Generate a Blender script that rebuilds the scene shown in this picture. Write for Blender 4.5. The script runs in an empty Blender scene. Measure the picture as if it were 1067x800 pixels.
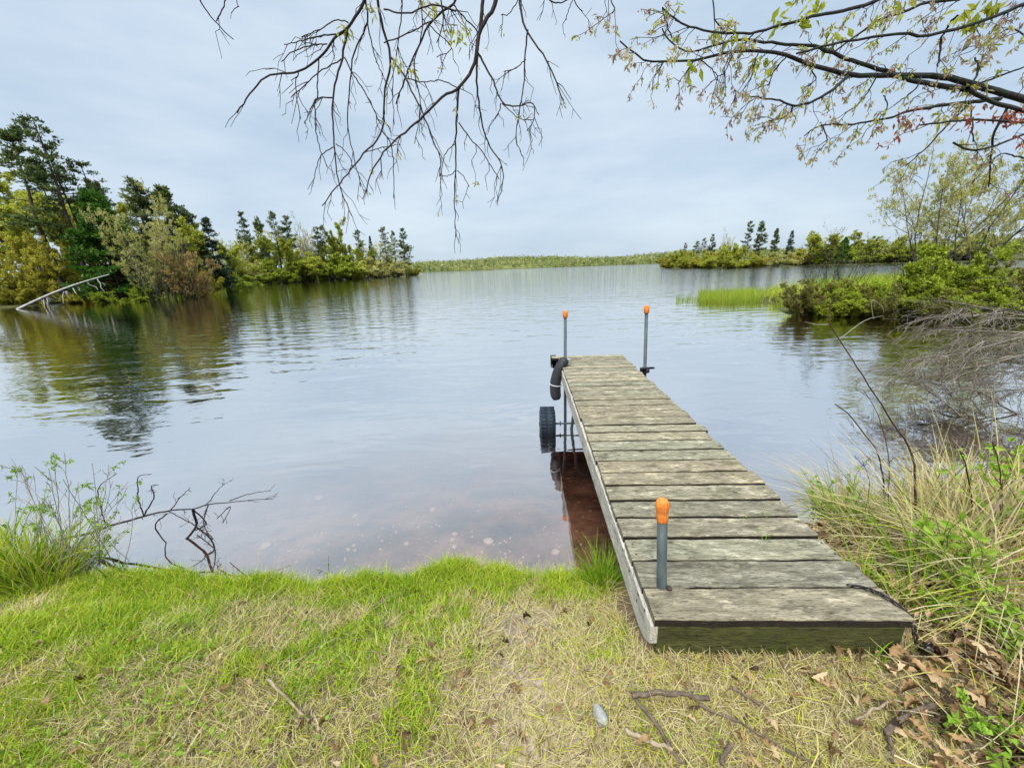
import bpy, math
import numpy as np
from mathutils import Matrix, Vector

rng = np.random.default_rng(11)
PI = math.pi
sc = bpy.context.scene
col = sc.collection

# ------------------------------------------------------------------ camera model
PITCH, ROLL, CAM_H, FPX = math.radians(16.79), math.radians(-2.03), 2.12, 401.0
W0, H0 = 1067.0, 800.0
cF = np.array([0, math.cos(PITCH), -math.sin(PITCH)])
_U = np.array([0, math.sin(PITCH), math.cos(PITCH)])
_R = np.array([1.0, 0, 0])
cR = math.cos(ROLL) * _R + math.sin(ROLL) * _U
cU = -math.sin(ROLL) * _R + math.cos(ROLL) * _U
CAM = np.array([0, 0, CAM_H])


def ray(u, v):
    return cR * (u - W0 / 2) / FPX - cU * (v - H0 / 2) / FPX + cF


def at(u, v, Y):
    """the place seen at photo position (u, v), Y metres ahead"""
    w = ray(u, v)
    return CAM + w * (Y / w[1])


def onz(u, v, z=0.0):
    w = ray(u, v)
    return CAM + w * ((z - CAM_H) / w[2])


# ------------------------------------------------------------------ noise
def _hash(ix, iy, seed):
    h = (ix.astype(np.int64) * 374761393 + iy.astype(np.int64) * 668265263 + seed * 974711) & 0x7FFFFFFF
    h = ((h ^ (h >> 13)) * 1274126177) & 0x7FFFFFFF
    return ((h ^ (h >> 16)) & 0xFFFF) / 65535.0


def vnoise(x, y, seed=0):
    x = np.asarray(x, float); y = np.asarray(y, float)
    ix, iy = np.floor(x), np.floor(y)
    fx, fy = x - ix, y - iy
    fx = fx * fx * (3 - 2 * fx); fy = fy * fy * (3 - 2 * fy)
    a, b = _hash(ix, iy, seed), _hash(ix + 1, iy, seed)
    c, d = _hash(ix, iy + 1, seed), _hash(ix + 1, iy + 1, seed)
    return (a * (1 - fx) + b * fx) * (1 - fy) + (c * (1 - fx) + d * fx) * fy


def fbm(x, y, seed=0, o=3):
    s, a, t = 0, 0.5, 0
    for k in range(o):
        s = s + a * vnoise(x * 2 ** k, y * 2 ** k, seed + k * 17); t += a; a *= 0.5
    return s / t


def sstep(a, b, x):
    t = np.clip((x - a) / (b - a), 0, 1)
    return t * t * (3 - 2 * t)


# ------------------------------------------------------------------ mesh buffer
class Buf:
    def __init__(s):
        s.v, s.q, s.t, s.tq, s.tt, s.mq, s.mt, s.n = [], [], [], [], [], [], [], 0

    def add(s, v, f, tint=0.5, mat=0):
        v = np.asarray(v, float).reshape(-1, 3); f = np.asarray(f, int)
        if f.size == 0:
            return s
        tint = np.broadcast_to(np.asarray(tint, float), (len(f),))
        if f.shape[1] == 4:
            s.q.append(f + s.n); s.tq.append(tint); s.mq.append(np.full(len(f), mat))
        else:
            s.t.append(f + s.n); s.tt.append(tint); s.mt.append(np.full(len(f), mat))
        s.v.append(v); s.n += len(v)
        return s

    def mesh(s, name, mats, smooth=True):
        me = bpy.data.meshes.new(name)
        v = np.concatenate(s.v) if s.v else np.zeros((0, 3))
        q = np.concatenate(s.q) if s.q else np.zeros((0, 4), int)
        t = np.concatenate(s.t) if s.t else np.zeros((0, 3), int)
        me.vertices.add(len(v)); me.vertices.foreach_set('co', v.astype(np.float32).ravel())
        loops = np.concatenate([q.ravel(), t.ravel()])
        me.loops.add(len(loops)); me.loops.foreach_set('vertex_index', loops.astype(np.int32))
        start = np.concatenate([np.arange(len(q)) * 4, len(q) * 4 + np.arange(len(t)) * 3])
        me.polygons.add(len(start)); me.polygons.foreach_set('loop_start', start.astype(np.int32))
        tint = np.concatenate(s.tq + s.tt); mi = np.concatenate(s.mq + s.mt)
        for m in (mats if isinstance(mats, (list, tuple)) else [mats]):
            me.materials.append(m)
        me.polygons.foreach_set('material_index', mi.astype(np.int32))
        me.polygons.foreach_set('use_smooth', np.full(len(start), bool(smooth)))
        at_ = me.attributes.new('tint', 'FLOAT', 'FACE'); at_.data.foreach_set('value', tint.astype(np.float32))
        me.update(calc_edges=True)
        return me

    def obj(s, name, mats, parent=None, smooth=True, loc=None):
        o = bpy.data.objects.new(name, s.mesh(name, mats, smooth)); col.objects.link(o)
        if parent is not None:
            o.parent = parent
        if loc is not None:
            o.location = loc
        return o


def tag(o, label=None, cat=None, group=None, kind=None):
    for k, x in (('label', label), ('category', cat), ('group', group), ('kind', kind)):
        if x:
            o[k] = x
    return o


def empty(name, loc, rz=0.0):
    o = bpy.data.objects.new(name, None); col.objects.link(o)
    o.location = loc; o.rotation_euler = (0, 0, rz); o.empty_display_size = 0.2
    return o


def norm(a):
    return a / np.maximum(np.linalg.norm(a, axis=-1, keepdims=True), 1e-9)


def tubes(buf, P, R, sides=6, tint=0.5, mat=0):
    """B tubes of n points at once: P (B,n,3), R (B,n)"""
    P = np.asarray(P, float); R = np.asarray(R, float)
    if P.ndim == 2:
        P = P[None]; R = R[None]
    B, n, _ = P.shape
    if B == 0:
        return buf
    T = np.empty_like(P)
    T[:, 1:-1] = P[:, 2:] - P[:, :-2]; T[:, 0] = P[:, 1] - P[:, 0]; T[:, -1] = P[:, -1] - P[:, -2]
    T = norm(T)
    A = norm(P[:, -1] - P[:, 0] + 1e-6)
    z = np.where(np.abs(A[:, 2:3]) < 0.8, np.array([[0, 0, 1.0]]), np.array([[1.0, 0, 0]]))
    ref = norm(np.cross(A, z))[:, None, :]
    Uv = norm(np.cross(T, np.broadcast_to(ref, T.shape))); Vv = np.cross(T, Uv)
    an = np.arange(sides) * 2 * PI / sides
    ring = P[:, :, None, :] + R[:, :, None, None] * (np.cos(an)[None, None, :, None] * Uv[:, :, None, :] + np.sin(an)[None, None, :, None] * Vv[:, :, None, :])
    b, i, j = np.meshgrid(np.arange(B), np.arange(n - 1), np.arange(sides), indexing='ij')
    idx = lambda i_, j_: (b * n + i_) * sides + (j_ % sides)
    f = np.stack([idx(i, j), idx(i, j + 1), idx(i + 1, j + 1), idx(i + 1, j)], -1).reshape(-1, 4)
    tt = np.broadcast_to(np.asarray(tint, float), (B,)) if np.ndim(tint) else np.full(B, tint)
    buf.add(ring.reshape(-1, 3), f, np.repeat(tt, (n - 1) * sides), mat)
    return buf


def smooth_line(pts, n):
    pts = np.asarray(pts, float)
    if len(pts) < 3:
        t = np.linspace(0, 1, n)[:, None]
        return pts[0] * (1 - t) + pts[-1] * t
    k = np.concatenate([[2 * pts[0] - pts[1]], pts, [2 * pts[-1] - pts[-2]]])
    d = np.concatenate([[0], np.cumsum(np.linalg.norm(np.diff(pts, axis=0), axis=1))]); d /= d[-1]
    out = []
    for s in np.linspace(0, 1, n):
        i = min(int(np.searchsorted(d, s, side='right') - 1), len(pts) - 2)
        t = (s - d[i]) / max(d[i + 1] - d[i], 1e-9)
        p0, p1, p2, p3 = k[i], k[i + 1], k[i + 2], k[i + 3]
        out.append(0.5 * (2 * p1 + (p2 - p0) * t + (2 * p0 - 5 * p1 + 4 * p2 - p3) * t * t + (3 * p1 - p0 - 3 * p2 + p3) * t ** 3))
    return np.array(out)


def leaves(buf, C, D, L, Wd, tint, mat=0, bend=0.0):
    """rhombic leaves: base C, direction D, length L, width Wd"""
    C = np.asarray(C, float); n = len(C)
    if n == 0:
        return buf
    D = norm(np.asarray(D, float)); L = np.broadcast_to(L, (n,))[:, None]; Wd = np.broadcast_to(Wd, (n,))[:, None]
    S = norm(np.cross(D, rng.normal(size=(n, 3))))
    N = np.cross(S, D)
    m = C + D * L * 0.45 + N * L * 0.08
    tip = C + D * L - N * L * bend
    v = np.stack([C, m + S * Wd * 0.5, tip, m - S * Wd * 0.5], 1).reshape(-1, 3)
    f = np.arange(n * 4).reshape(-1, 4)
    return buf.add(v, f, np.broadcast_to(tint, (n,)), mat)


def blades(buf, base, D, bendv, L, Wd, tint, seg=3, mat=0):
    """grass blades: start direction D, pulled towards bendv along the length"""
    base = np.asarray(base, float); n = len(base)
    if n == 0:
        return buf
    D = norm(np.asarray(D, float)); L = np.broadcast_to(L, (n,))[:, None]; Wd = np.broadcast_to(Wd, (n,))[:, None]
    S = norm(np.cross(D, rng.normal(size=(n, 3)))); S[:, 2] *= 0.4; S = norm(S)
    rows = []
    for k in range(seg + 1):
        t = k / seg
        c = base + L * (D * t + bendv * t * t)
        w = Wd * 0.5 * (1 - 0.85 * t ** 1.5)
        rows += [c - S * w, c + S * w]
    v = np.stack(rows, 1).reshape(-1, 3)
    m = 2 * (seg + 1)
    o = (np.arange(n) * m)[:, None]
    f = np.concatenate([np.stack([o[:, 0] + 2 * k, o[:, 0] + 2 * k + 1, o[:, 0] + 2 * k + 3, o[:, 0] + 2 * k + 2], -1) for k in range(seg)])
    return buf.add(v, f, np.tile(np.broadcast_to(tint, (n,)), seg), mat)


def box(buf, c, s, tint=0.5, mat=0, M=None, bev=0.0):
    """box with chamfered edges"""
    c = np.array(c, float); h = np.array(s, float) / 2
    b = min(bev, h.min() * 0.9)
    if b <= 0:
        v = np.array([[x, y, z] for x in (-1, 1) for y in (-1, 1) for z in (-1, 1)]) * h
        f = [[0, 1, 3, 2], [4, 6, 7, 5], [0, 4, 5, 1], [2, 3, 7, 6], [0, 2, 6, 4], [1, 5, 7, 3]]
        tri = []
    else:
        vs, key = [], {}
        for x in (-1, 1):
            for y in (-1, 1):
                for z in (-1, 1):
                    for a in range(3):
                        p = np.array([x, y, z]) * (h - b); p[a] += (x, y, z)[a] * b
                        key[(x, y, z, a)] = len(vs); vs.append(p)
        v = np.array(vs); f = []; tri = []
        for a in range(3):
            o1, o2 = (a + 1) % 3, (a + 2) % 3
            for s_ in (-1, 1):
                def k(p, q, ax):
                    t = [0, 0, 0]; t[a] = s_; t[o1] = p; t[o2] = q
                    return key[(t[0], t[1], t[2], ax)]
                f.append([k(-1, -1, a), k(1, -1, a), k(1, 1, a), k(-1, 1, a)])
            for p in (-1, 1):
                for q in (-1, 1):
                    def k2(s_, ax):
                        t = [0, 0, 0]; t[a] = s_; t[o1] = p; t[o2] = q
                        return key[(t[0], t[1], t[2], ax)]
                    f.append([k2(-1, o1), k2(1, o1), k2(1, o2), k2(-1, o2)])
        for x in (-1, 1):
            for y in (-1, 1):
                for z in (-1, 1):
                    tri.append([key[(x, y, z, 0)], key[(x, y, z, 1)], key[(x, y, z, 2)]])
    if M is not None:
        v = v @ np.array(M).T
    v = v + c
    n0 = buf.n
    buf.add(v, f, tint, mat)
    if len(tri):
        buf.t.append(np.array(tri) + n0); buf.tt.append(np.full(len(tri), tint)); buf.mt.append(np.full(len(tri), mat))
    return buf


def lathe(buf, c, axis, prof, sides=20, tint=0.5, mat=0):
    """prof: list of (distance along axis, radius)"""
    axis = norm(np.array(axis, float)); c = np.array(c, float)
    pts = np.array([c + axis * a for a, r in prof]); r = np.array([max(x, 1e-4) for a, x in prof])
    ref = np.array([0, 0, 1.0]) if abs(axis[2]) < 0.8 else np.array([1.0, 0, 0])
    U = norm(np.cross(axis, ref)); V = np.cross(axis, U)
    an = np.arange(sides) * 2 * PI / sides
    ring = pts[:, None] + r[:, None, None] * (np.cos(an)[None, :, None] * U + np.sin(an)[None, :, None] * V)
    n = len(prof)
    i, j = np.meshgrid(np.arange(n - 1), np.arange(sides), indexing='ij')
    f = np.stack([i * sides + j, i * sides + (j + 1) % sides, (i + 1) * sides + (j + 1) % sides, (i + 1) * sides + j], -1).reshape(-1, 4)
    return buf.add(ring.reshape(-1, 3), f, tint, mat)


# ------------------------------------------------------------------ materials
class NT:
    def __init__(s, name):
        s.m = bpy.data.materials.new(name); s.m.use_nodes = True
        s.t = s.m.node_tree; s.t.nodes.clear()
        s.out = s.t.nodes.new('ShaderNodeOutputMaterial')

    def n(s, typ, ins=None, **kw):
        d = s.t.nodes.new('ShaderNode' + typ)
        for k, x in kw.items():
            setattr(d, k, x)
        for k, x in (ins or {}).items():
            if isinstance(x, bpy.types.NodeSocket):
                s.t.links.new(x, d.inputs[k])
            else:
                d.inputs[k].default_value = x
        return d

    def ramp(s, fac, stops, interp='LINEAR'):
        d = s.t.nodes.new('ShaderNodeValToRGB'); d.color_ramp.interpolation = interp
        e = d.color_ramp.elements
        while len(e) < len(stops):
            e.new(0.5)
        for el, (p, c) in zip(e, stops):
            el.position = p; el.color = (*c, 1) if len(c) == 3 else c
        s.t.links.new(fac, d.inputs[0])
        return d.outputs[0]

    def mix(s, fac, a, b, typ='MIX'):
        d = s.t.nodes.new('ShaderNodeMix'); d.data_type = 'RGBA'; d.blend_type = typ
        for sock, x in ((d.inputs[0], fac), (d.inputs[6], a), (d.inputs[7], b)):
            if isinstance(x, bpy.types.NodeSocket):
                s.t.links.new(x, sock)
            else:
                sock.default_value = x if not isinstance(x, tuple) or len(x) == 4 else (*x, 1)
        return d.outputs[2]

    def math(s, op, a, b=0.0, c=0.0):
        d = s.t.nodes.new('ShaderNodeMath'); d.operation = op
        for k, x in enumerate((a, b, c)):
            if isinstance(x, bpy.types.NodeSocket):
                s.t.links.new(x, d.inputs[k])
            else:
                d.inputs[k].default_value = x
        return d.outputs[0]

    def coords(s, scale=(1, 1, 1), kind='Object'):
        tc = s.n('TexCoord'); mp = s.n('Mapping', {'Vector': tc.outputs[kind], 'Scale': scale})
        return mp.outputs[0]

    def noise(s, vec, scale, detail=4, rough=0.55, w=None, dist=0.0):
        ins = {'Vector': vec, 'Scale': scale, 'Detail': detail, 'Roughness': rough, 'Distortion': dist}
        d = s.n('TexNoise', noise_dimensions='4D' if w is not None else '3D')
        for k, x in ins.items():
            if isinstance(x, bpy.types.NodeSocket):
                s.t.links.new(x, d.inputs[k])
            else:
                d.inputs[k].default_value = x
        if w is not None:
            if isinstance(w, bpy.types.NodeSocket):
                s.t.links.new(w, d.inputs['W'])
            else:
                d.inputs['W'].default_value = w
        return d.outputs['Fac']

    def tint(s):
        return s.n('Attribute', attribute_name='tint').outputs['Fac']

    def principled(s, color, rough=0.8, spec=0.3, bump=None, bstr=0.3, bdist=0.01, metal=0.0):
        ins = {'Base Color': color if not isinstance(color, tuple) else (*color, 1), 'Roughness': rough, 'Specular IOR Level': spec, 'Metallic': metal}
        p = s.n('BsdfPrincipled', ins)
        if bump is not None:
            b = s.n('Bump', {'Height': bump, 'Strength': bstr, 'Distance': bdist}); s.t.links.new(b.outputs[0], p.inputs['Normal'])
        s.t.links.new(p.outputs[0], s.out.inputs[0])
        return s.m


def leaf_mat(name, stops, trans=0.4, objvar=0.25, rough=0.5, spec=0.15):
    k = NT(name)
    t = k.tint()
    oi = k.n('ObjectInfo').outputs['Random']
    f = k.math('ADD', t, k.math('MULTIPLY', k.math('SUBTRACT', oi, 0.5), objvar))
    c = k.ramp(f, stops)
    p = k.n('BsdfPrincipled', {'Base Color': c, 'Roughness': rough, 'Specular IOR Level': spec})
    tr = k.n('BsdfTranslucent', {'Color': c})
    mx = k.n('MixShader', {0: trans, 1: p.outputs[0], 2: tr.outputs[0]})
    k.t.links.new(mx.outputs[0], k.out.inputs[0])
    return k.m


def bark_mat(name, a, b, scale=6.0, moss=None):
    k = NT(name)
    v = k.coords((1, 1, 0.25))
    f = k.noise(v, scale, 5, 0.65)
    c = k.ramp(f, [(0.3, a), (0.7, b)])
    if moss:
        c = k.mix(k.ramp(k.noise(k.coords(), scale * 0.5, 3), [(0.5, (0, 0, 0)), (0.62, (1, 1, 1))]), c, moss)
    return k.principled(c, 0.9, 0.15, f, 0.5, 0.02)


M = {}
M['pine'] = leaf_mat('pine_needles', [(0, (.036, .060, .018)), (.5, (.09, .13, .036)), (1, (.21, .25, .065))], 0.4)
M['pine_soft'] = leaf_mat('pale_pine_needles', [(0, (.07, .095, .035)), (.5, (.14, .175, .06)), (1, (.24, .27, .09))], 0.35)
M['fir'] = leaf_mat('fir_needles', [(0, (.022, .075, .010)), (.5, (.065, .16, .016)), (1, (.16, .29, .03))], 0.35)
M['spruce'] = leaf_mat('spruce_needles', [(0, (.022, .044, .026)), (.5, (.05, .09, .042)), (1, (.10, .15, .06))], 0.25)
M['fresh'] = leaf_mat('fresh_spring_leaves', [(0, (.21, .24, .025)), (.5, (.40, .42, .05)), (1, (.56, .56, .10))], 0.45)
M['ochre'] = leaf_mat('ochre_spring_leaves', [(0, (.24, .23, .025)), (.5, (.43, .40, .05)), (1, (.58, .53, .10))], 0.45)
M['pale'] = leaf_mat('pale_opening_leaves', [(0, (.33, .32, .09)), (.5, (.50, .48, .15)), (1, (.64, .61, .25))], 0.45)
M['rusty'] = leaf_mat('rusty_buds', [(0, (.28, .19, .06)), (.5, (.44, .31, .11)), (1, (.56, .42, .18))], 0.35)
M['green'] = leaf_mat('green_shrub_leaves', [(0, (.11, .155, .014)), (.5, (.29, .35, .03)), (1, (.49, .52, .07))], 0.45)
M['dull'] = leaf_mat('dull_shrub_leaves', [(0, (.08, .085, .02)), (.5, (.19, .18, .04)), (1, (.32, .30, .08))], 0.35)
M['bark_pine'] = bark_mat('pine_bark', (.03, .024, .02), (.085, .065, .05), 3.0)
M['bark_grey'] = bark_mat('grey_bark', (.045, .04, .035), (.13, .115, .10), 4.0)
M['twig_grey'] = bark_mat('grey_dead_twigs', (.16, .145, .125), (.36, .33, .29), 8.0)
M['brush'] = bark_mat('brown_grey_brush', (.10, .080, .060), (.30, .262, .21), 8.0)
M['birch'] = bark_mat('bleached_trunk', (.22, .205, .185), (.50, .48, .45), 4.0)
M['oak_bark'] = bark_mat('mossy_oak_bark', (.012, .011, .012), (.045, .042, .044), 30.0, (.022, .036, .020))
M['dark_twig'] = bark_mat('dark_twigs', (.014, .010, .010), (.05, .038, .034), 30.0)
M['red_twig'] = bark_mat('reddish_stems', (.035, .018, .016), (.10, .055, .045), 30.0)
M['stick'] = bark_mat('ground_sticks', (.05, .036, .026), (.17, .125, .09), 40.0)
M['pale_stick'] = bark_mat('bleached_sticks', (.17, .125, .08), (.36, .28, .19), 40.0)
M['grass'] = leaf_mat('grass_blades', [(0, (.06, .13, .008)), (.25, (.18, .33, .012)), (.45, (.37, .46, .025)), (.6, (.47, .45, .06)),
                                       (.72, (.50, .43, .155)), (.86, (.58, .49, .30)), (.94, (.30, .21, .11)), (1, (.12, .075, .04))], 0.35, 0.0, 0.6)
M['reed'] = leaf_mat('reed_blades', [(0, (.13, .21, .016)), (.5, (.27, .36, .03)), (1, (.47, .50, .10))], 0.4, 0.0)
M['young'] = leaf_mat('young_oak_leaves', [(0, (.30, .36, .03)), (.3, (.42, .41, .06)), (.5, (.46, .42, .20)), (.72, (.46, .38, .28)), (.85, (.32, .20, .15)), (1, (.34, .085, .04))], 0.5, 0.0)
M['oak_dead'] = leaf_mat('fallen_oak_leaves', [(0, (.05, .03, .016)), (.3, (.17, .095, .042)), (.6, (.34, .21, .095)), (1, (.50, .37, .22))], 0.2, 0.0, 0.6)
M['bud'] = leaf_mat('small_green_leaves', [(0, (.12, .22, .02)), (.5, (.24, .40, .035)), (1, (.38, .50, .08))], 0.45, 0.0)

# ------------------------------------------------------------------ terrain
def poly(pts, z=0.0):
    return np.array([onz(u, v, z)[:2] for u, v in pts])


near_lip = poly([(0, 596), (60, 604), (130, 603), (200, 605), (300, 612), (370, 610), (430, 604), (478, 590), (520, 599), (610, 606)], 0.42)
lip_right = poly([(815, 585), (870, 556), (930, 530), (1000, 505), (1067, 487)], 0.30)
near_poly = np.concatenate([[[-60, -40], [-60, 1.5], [-9, 2.3]], [[-5.2, 2.35]], near_lip, lip_right, [[6.5, 3.2], [11, 6.0], [60, 14], [60, -40]]])
left_poly = np.concatenate([poly([(0, 321), (40, 318), (75, 315), (110, 311), (160, 309.5), (185, 307)]), [[-45.5, 57], [-54, 70], [-74, 88], [-95, 98], [-300, 110], [-300, -20], [-52, 6], [-46, 24]]])
point_poly = np.concatenate([poly([(205, 299), (240, 297.5), (280, 295.8), (330, 293), (370, 290.8), (400, 289.3), (432, 287.2)]), [[-58, 262], [-90, 275], [-150, 270], [-420, 190], [-420, 112], [-120, 108]]])
island_poly = np.concatenate([poly([(688, 279.2), (715, 279.6), (767, 279.6), (800, 278.5), (835, 277.0)]), [[150, 165], [160, 220], [120, 262], [100, 265]]])
mid_poly = np.concatenate([poly([(836, 276.8), (880, 275.8), (930, 274.6), (985, 273.6), (1067, 271)]), [[420, 120], [420, 250], [140, 230]]])
bank_poly = np.concatenate([poly([(832, 318), (818, 322), (828, 327), (870, 327), (948, 326), (1010, 329), (1067, 333)]), [[22, 11.2], [60, 14.5], [60, 36], [26, 25], [16, 22], [12.2, 21]]])


def sdf(px, py, pg):
    d = np.full(px.shape, 1e9); ins = np.zeros(px.shape, bool)
    m = len(pg)
    for i in range(m):
        a, b = pg[i], pg[(i + 1) % m]
        e = b - a
        t = np.clip(((px - a[0]) * e[0] + (py - a[1]) * e[1]) / max(e @ e, 1e-9), 0, 1)
        d = np.minimum(d, np.hypot(px - a[0] - t * e[0], py - a[1] - t * e[1]))
        c = ((a[1] > py) != (b[1] > py)) & (px < e[0] * (py - a[1]) / (e[1] if abs(e[1]) > 1e-9 else 1e-9) + a[0])
        ins ^= c
    return np.where(ins, d, -d)


def near_s(x, y):
    return sdf(x, y, near_poly) + .16 * (fbm(x * 2.3 + 7, y * 2.3, 57) - .5) + .09 * (fbm(x * 9, y * 9, 58, 2) - .5)


def lip_level(x):
    return 0.42 - 0.14 * sstep(1.2, 2.2, x)


def height(x, y):
    x = np.asarray(x, float); y = np.asarray(y, float)
    s = near_s(x, y)
    lip = lip_level(x)
    inland = lip + (0.70 - lip) * sstep(0.0, 0.75, s) + 0.02 * (fbm(x * 3, y * 3, 3) - 0.5) + 0.022 * (fbm(x * 9, y * 9, 9) - 0.5) + 0.10 * sstep(2, 8, s)
    # the worn path dips a little
    inland = inland - 0.02 * np.exp(-((x - 0.03) / 0.16) ** 2) * sstep(0.1, 0.3, s)
    sout = -s
    outside = np.where(sout < 0.42, lip - (lip + 0.06) * sstep(0, 0.42, sout), -0.06 - 0.075 * (sout - 0.42))
    outside = np.maximum(outside + 0.03 * (fbm(x * 1.7, y * 1.7, 21) - 0.5), -2.6)
    z = np.where(s > 0, inland, outside)
    for pg, rise, width, top in ((left_poly, .10, 12, 1.6), (point_poly, .05, 30, 1.2), (island_poly, .05, 25, 1.0), (mid_poly, .05, 30, 1.4), (bank_poly, .14, 2.5, .45)):
        s2 = sdf(x, y, pg)
        z2 = np.where(s2 > 0, 0.05 + top * sstep(0, width, s2) + rise * np.minimum(s2, 0.6), np.maximum(0.05 + 0.16 * s2, -2.6))
        z = np.maximum(z, z2)
    far = sstep(560, 640, y)
    return np.maximum(z, -2.6 + far * 3.4)


def gp(u, v):
    """ground point seen at photo position (u, v)"""
    w = ray(u, v)
    t = np.concatenate([np.linspace(0.6, 8, 1500), np.linspace(8, 400, 3000)])
    P = CAM + t[:, None] * w
    below = np.where(P[:, 2] < height(P[:, 0], P[:, 1]))[0]
    i = below[0] if len(below) else len(t) - 1
    return P[i]


def gz(x, y):
    return float(height(np.array([x]), np.array([y]))[0])


NG = 230
sx = np.sinh(np.linspace(-1, 1, 2 * NG + 1) * math.asinh(1600 / 0.9)) * 0.9
gx, gy = np.meshgrid(sx, sx + 1.6)
gzv = height(gx, gy)
gb = Buf()
m_ = 2 * NG + 1
i, j = np.meshgrid(np.arange(m_ - 1), np.arange(m_ - 1), indexing='ij')
gb.add(np.stack([gx, gy, gzv], -1).reshape(-1, 3), np.stack([i * m_ + j, i * m_ + j + 1, (i + 1) * m_ + j + 1, (i + 1) * m_ + j], -1).reshape(-1, 4))
k = NT('ground_soil')
pos = k.n('NewGeometry').outputs['Position']
sep = k.n('SeparateXYZ', {'Vector': pos})
n1 = k.noise(pos, 5, 6, 0.65); n2 = k.noise(pos, 60, 4, 0.7); n3 = k.noise(pos, 1.3, 4, 0.6)
soil = k.mix(0.5, k.ramp(n1, [(.3, (.05, .03, .017)), (.55, (.15, .10, .055)), (.75, (.28, .21, .12))]), k.ramp(n2, [(.3, (.07, .05, .03)), (.7, (.40, .32, .2))]))
bed = k.mix(k.ramp(n3, [(.42, (0, 0, 0)), (.6, (1, 1, 1))]), k.ramp(n1, [(.3, (.16, .092, .064)), (.7, (.38, .25, .18))]), k.ramp(n1, [(.3, (.04, .03, .025)), (.7, (.10, .07, .055))]))
bed = k.mix(k.ramp(n2, [(.55, (0, 0, 0)), (.8, (.5, .5, .5))]), bed, (.5, .36, .27))
veg = k.ramp(k.noise(pos, .8, 5, .65), [(.3, (.03, .035, .012)), (.55, (.07, .075, .022)), (.75, (.14, .12, .05))])
pm = k.math('POWER', 2.718, k.math('MULTIPLY', k.math('POWER', k.math('MULTIPLY', k.math('SUBTRACT', sep.outputs['X'], .03), 4.5), 2.0), -1.0))
soil = k.mix(k.math('MULTIPLY', pm, .75), soil, k.ramp(n2, [(.3, (.16, .11, .075)), (.7, (.50, .40, .29))]))
c = k.mix(k.ramp(k.math('ADD', sep.outputs['Z'], k.math('MULTIPLY', k.math('GREATER_THAN', sep.outputs['Y'], 8.0), .2)), [(.06, (0, 0, 0)), (.14, (1, 1, 1))]), bed, k.mix(k.ramp(k.math('MULTIPLY', sep.outputs['Y'], .1), [(.55, (0, 0, 0)), (.75, (1, 1, 1))]), soil, veg))
k.principled(c, 0.95, 0.1, n2, 0.6, 0.02)
ground = tag(gb.obj('ground', k.m), kind='structure')

# ------------------------------------------------------------------ water
k = NT('lake_water')
tc = k.n('NewGeometry').outputs['Position']
mp1 = k.n('Mapping', {'Vector': tc, 'Scale': (0.55, 1.25, 1), 'Rotation': (0, 0, math.radians(8))}).outputs[0]
mp2 = k.n('Mapping', {'Vector': tc, 'Scale': (1.0, 2.2, 1), 'Rotation': (0, 0, math.radians(-12))}).outputs[0]
patch = k.ramp(k.noise(k.n('Mapping', {'Vector': tc, 'Scale': (.05, .11, 1)}).outputs[0], 1.0, 3, .55), [(.38, (.12, .12, .12)), (.62, (1, 1, 1))])
w1 = k.noise(mp1, 1.3, 3, 0.5, dist=0.4)
w2 = k.noise(mp2, 4.2, 2, 0.5, dist=0.3)
calm = k.ramp(k.math('MULTIPLY', k.n('SeparateXYZ', {'Vector': tc}).outputs['Y'], .05), [(.12, (.10, .10, .10)), (.30, (.55, .55, .55)), (.6, (1, 1, 1))])
open_ = k.n('MapRange', {'Value': k.n('SeparateXYZ', {'Vector': tc}).outputs['Y'], 'From Min': 20.0, 'From Max': 170.0, 'To Min': 1.0, 'To Max': 5.0}).outputs[0]
bay = k.n('MapRange', {'Value': k.n('SeparateXYZ', {'Vector': tc}).outputs['X'], 'From Min': -22.0, 'From Max': -6.0, 'To Min': 0.28, 'To Max': 1.0}).outputs[0]
calm = k.math('MULTIPLY', k.math('MULTIPLY', k.n('SeparateColor', {'Color': calm}).outputs[0], bay), open_)
hgt = k.math('ADD', k.math('MULTIPLY', w1, 1.0), k.math('MULTIPLY', k.math('MULTIPLY', w2, 0.16), patch))
bmp = k.n('Bump', {'Height': k.math('MULTIPLY', hgt, calm), 'Strength': 1.0, 'Distance': 0.045})
lw = k.n('LayerWeight', {'Blend': 0.5, 'Normal': bmp.outputs[0]})
fac = k.ramp(lw.outputs['Facing'], [(0, (.20,) * 3), (.32, (.27,) * 3), (.40, (.40,) * 3), (.49, (.65,) * 3), (.64, (.86,) * 3), (1, (.98,) * 3)])
gl = k.n('BsdfGlossy', {'Color': (1.0, 0.985, 0.965, 1), 'Roughness': 0.03, 'Normal': bmp.outputs[0]})
tr = k.n('BsdfTransparent', {'Color': (1, 1, 1, 1)})
mx = k.n('MixShader', {0: fac, 1: tr.outputs[0], 2: gl.outputs[0]})
k.t.links.new(mx.outputs[0], k.out.inputs[0])
va = k.n('VolumeAbsorption', {'Color': (.62, .36, .22, 1), 'Density': 4.2})
k.t.links.new(va.outputs[0], k.out.inputs['Volume'])
wb = Buf(); box(wb, (0, 700, -2.5), (3000, 1800, 5.0))
tag(wb.obj('water', k.m, smooth=False), kind='structure')

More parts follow.
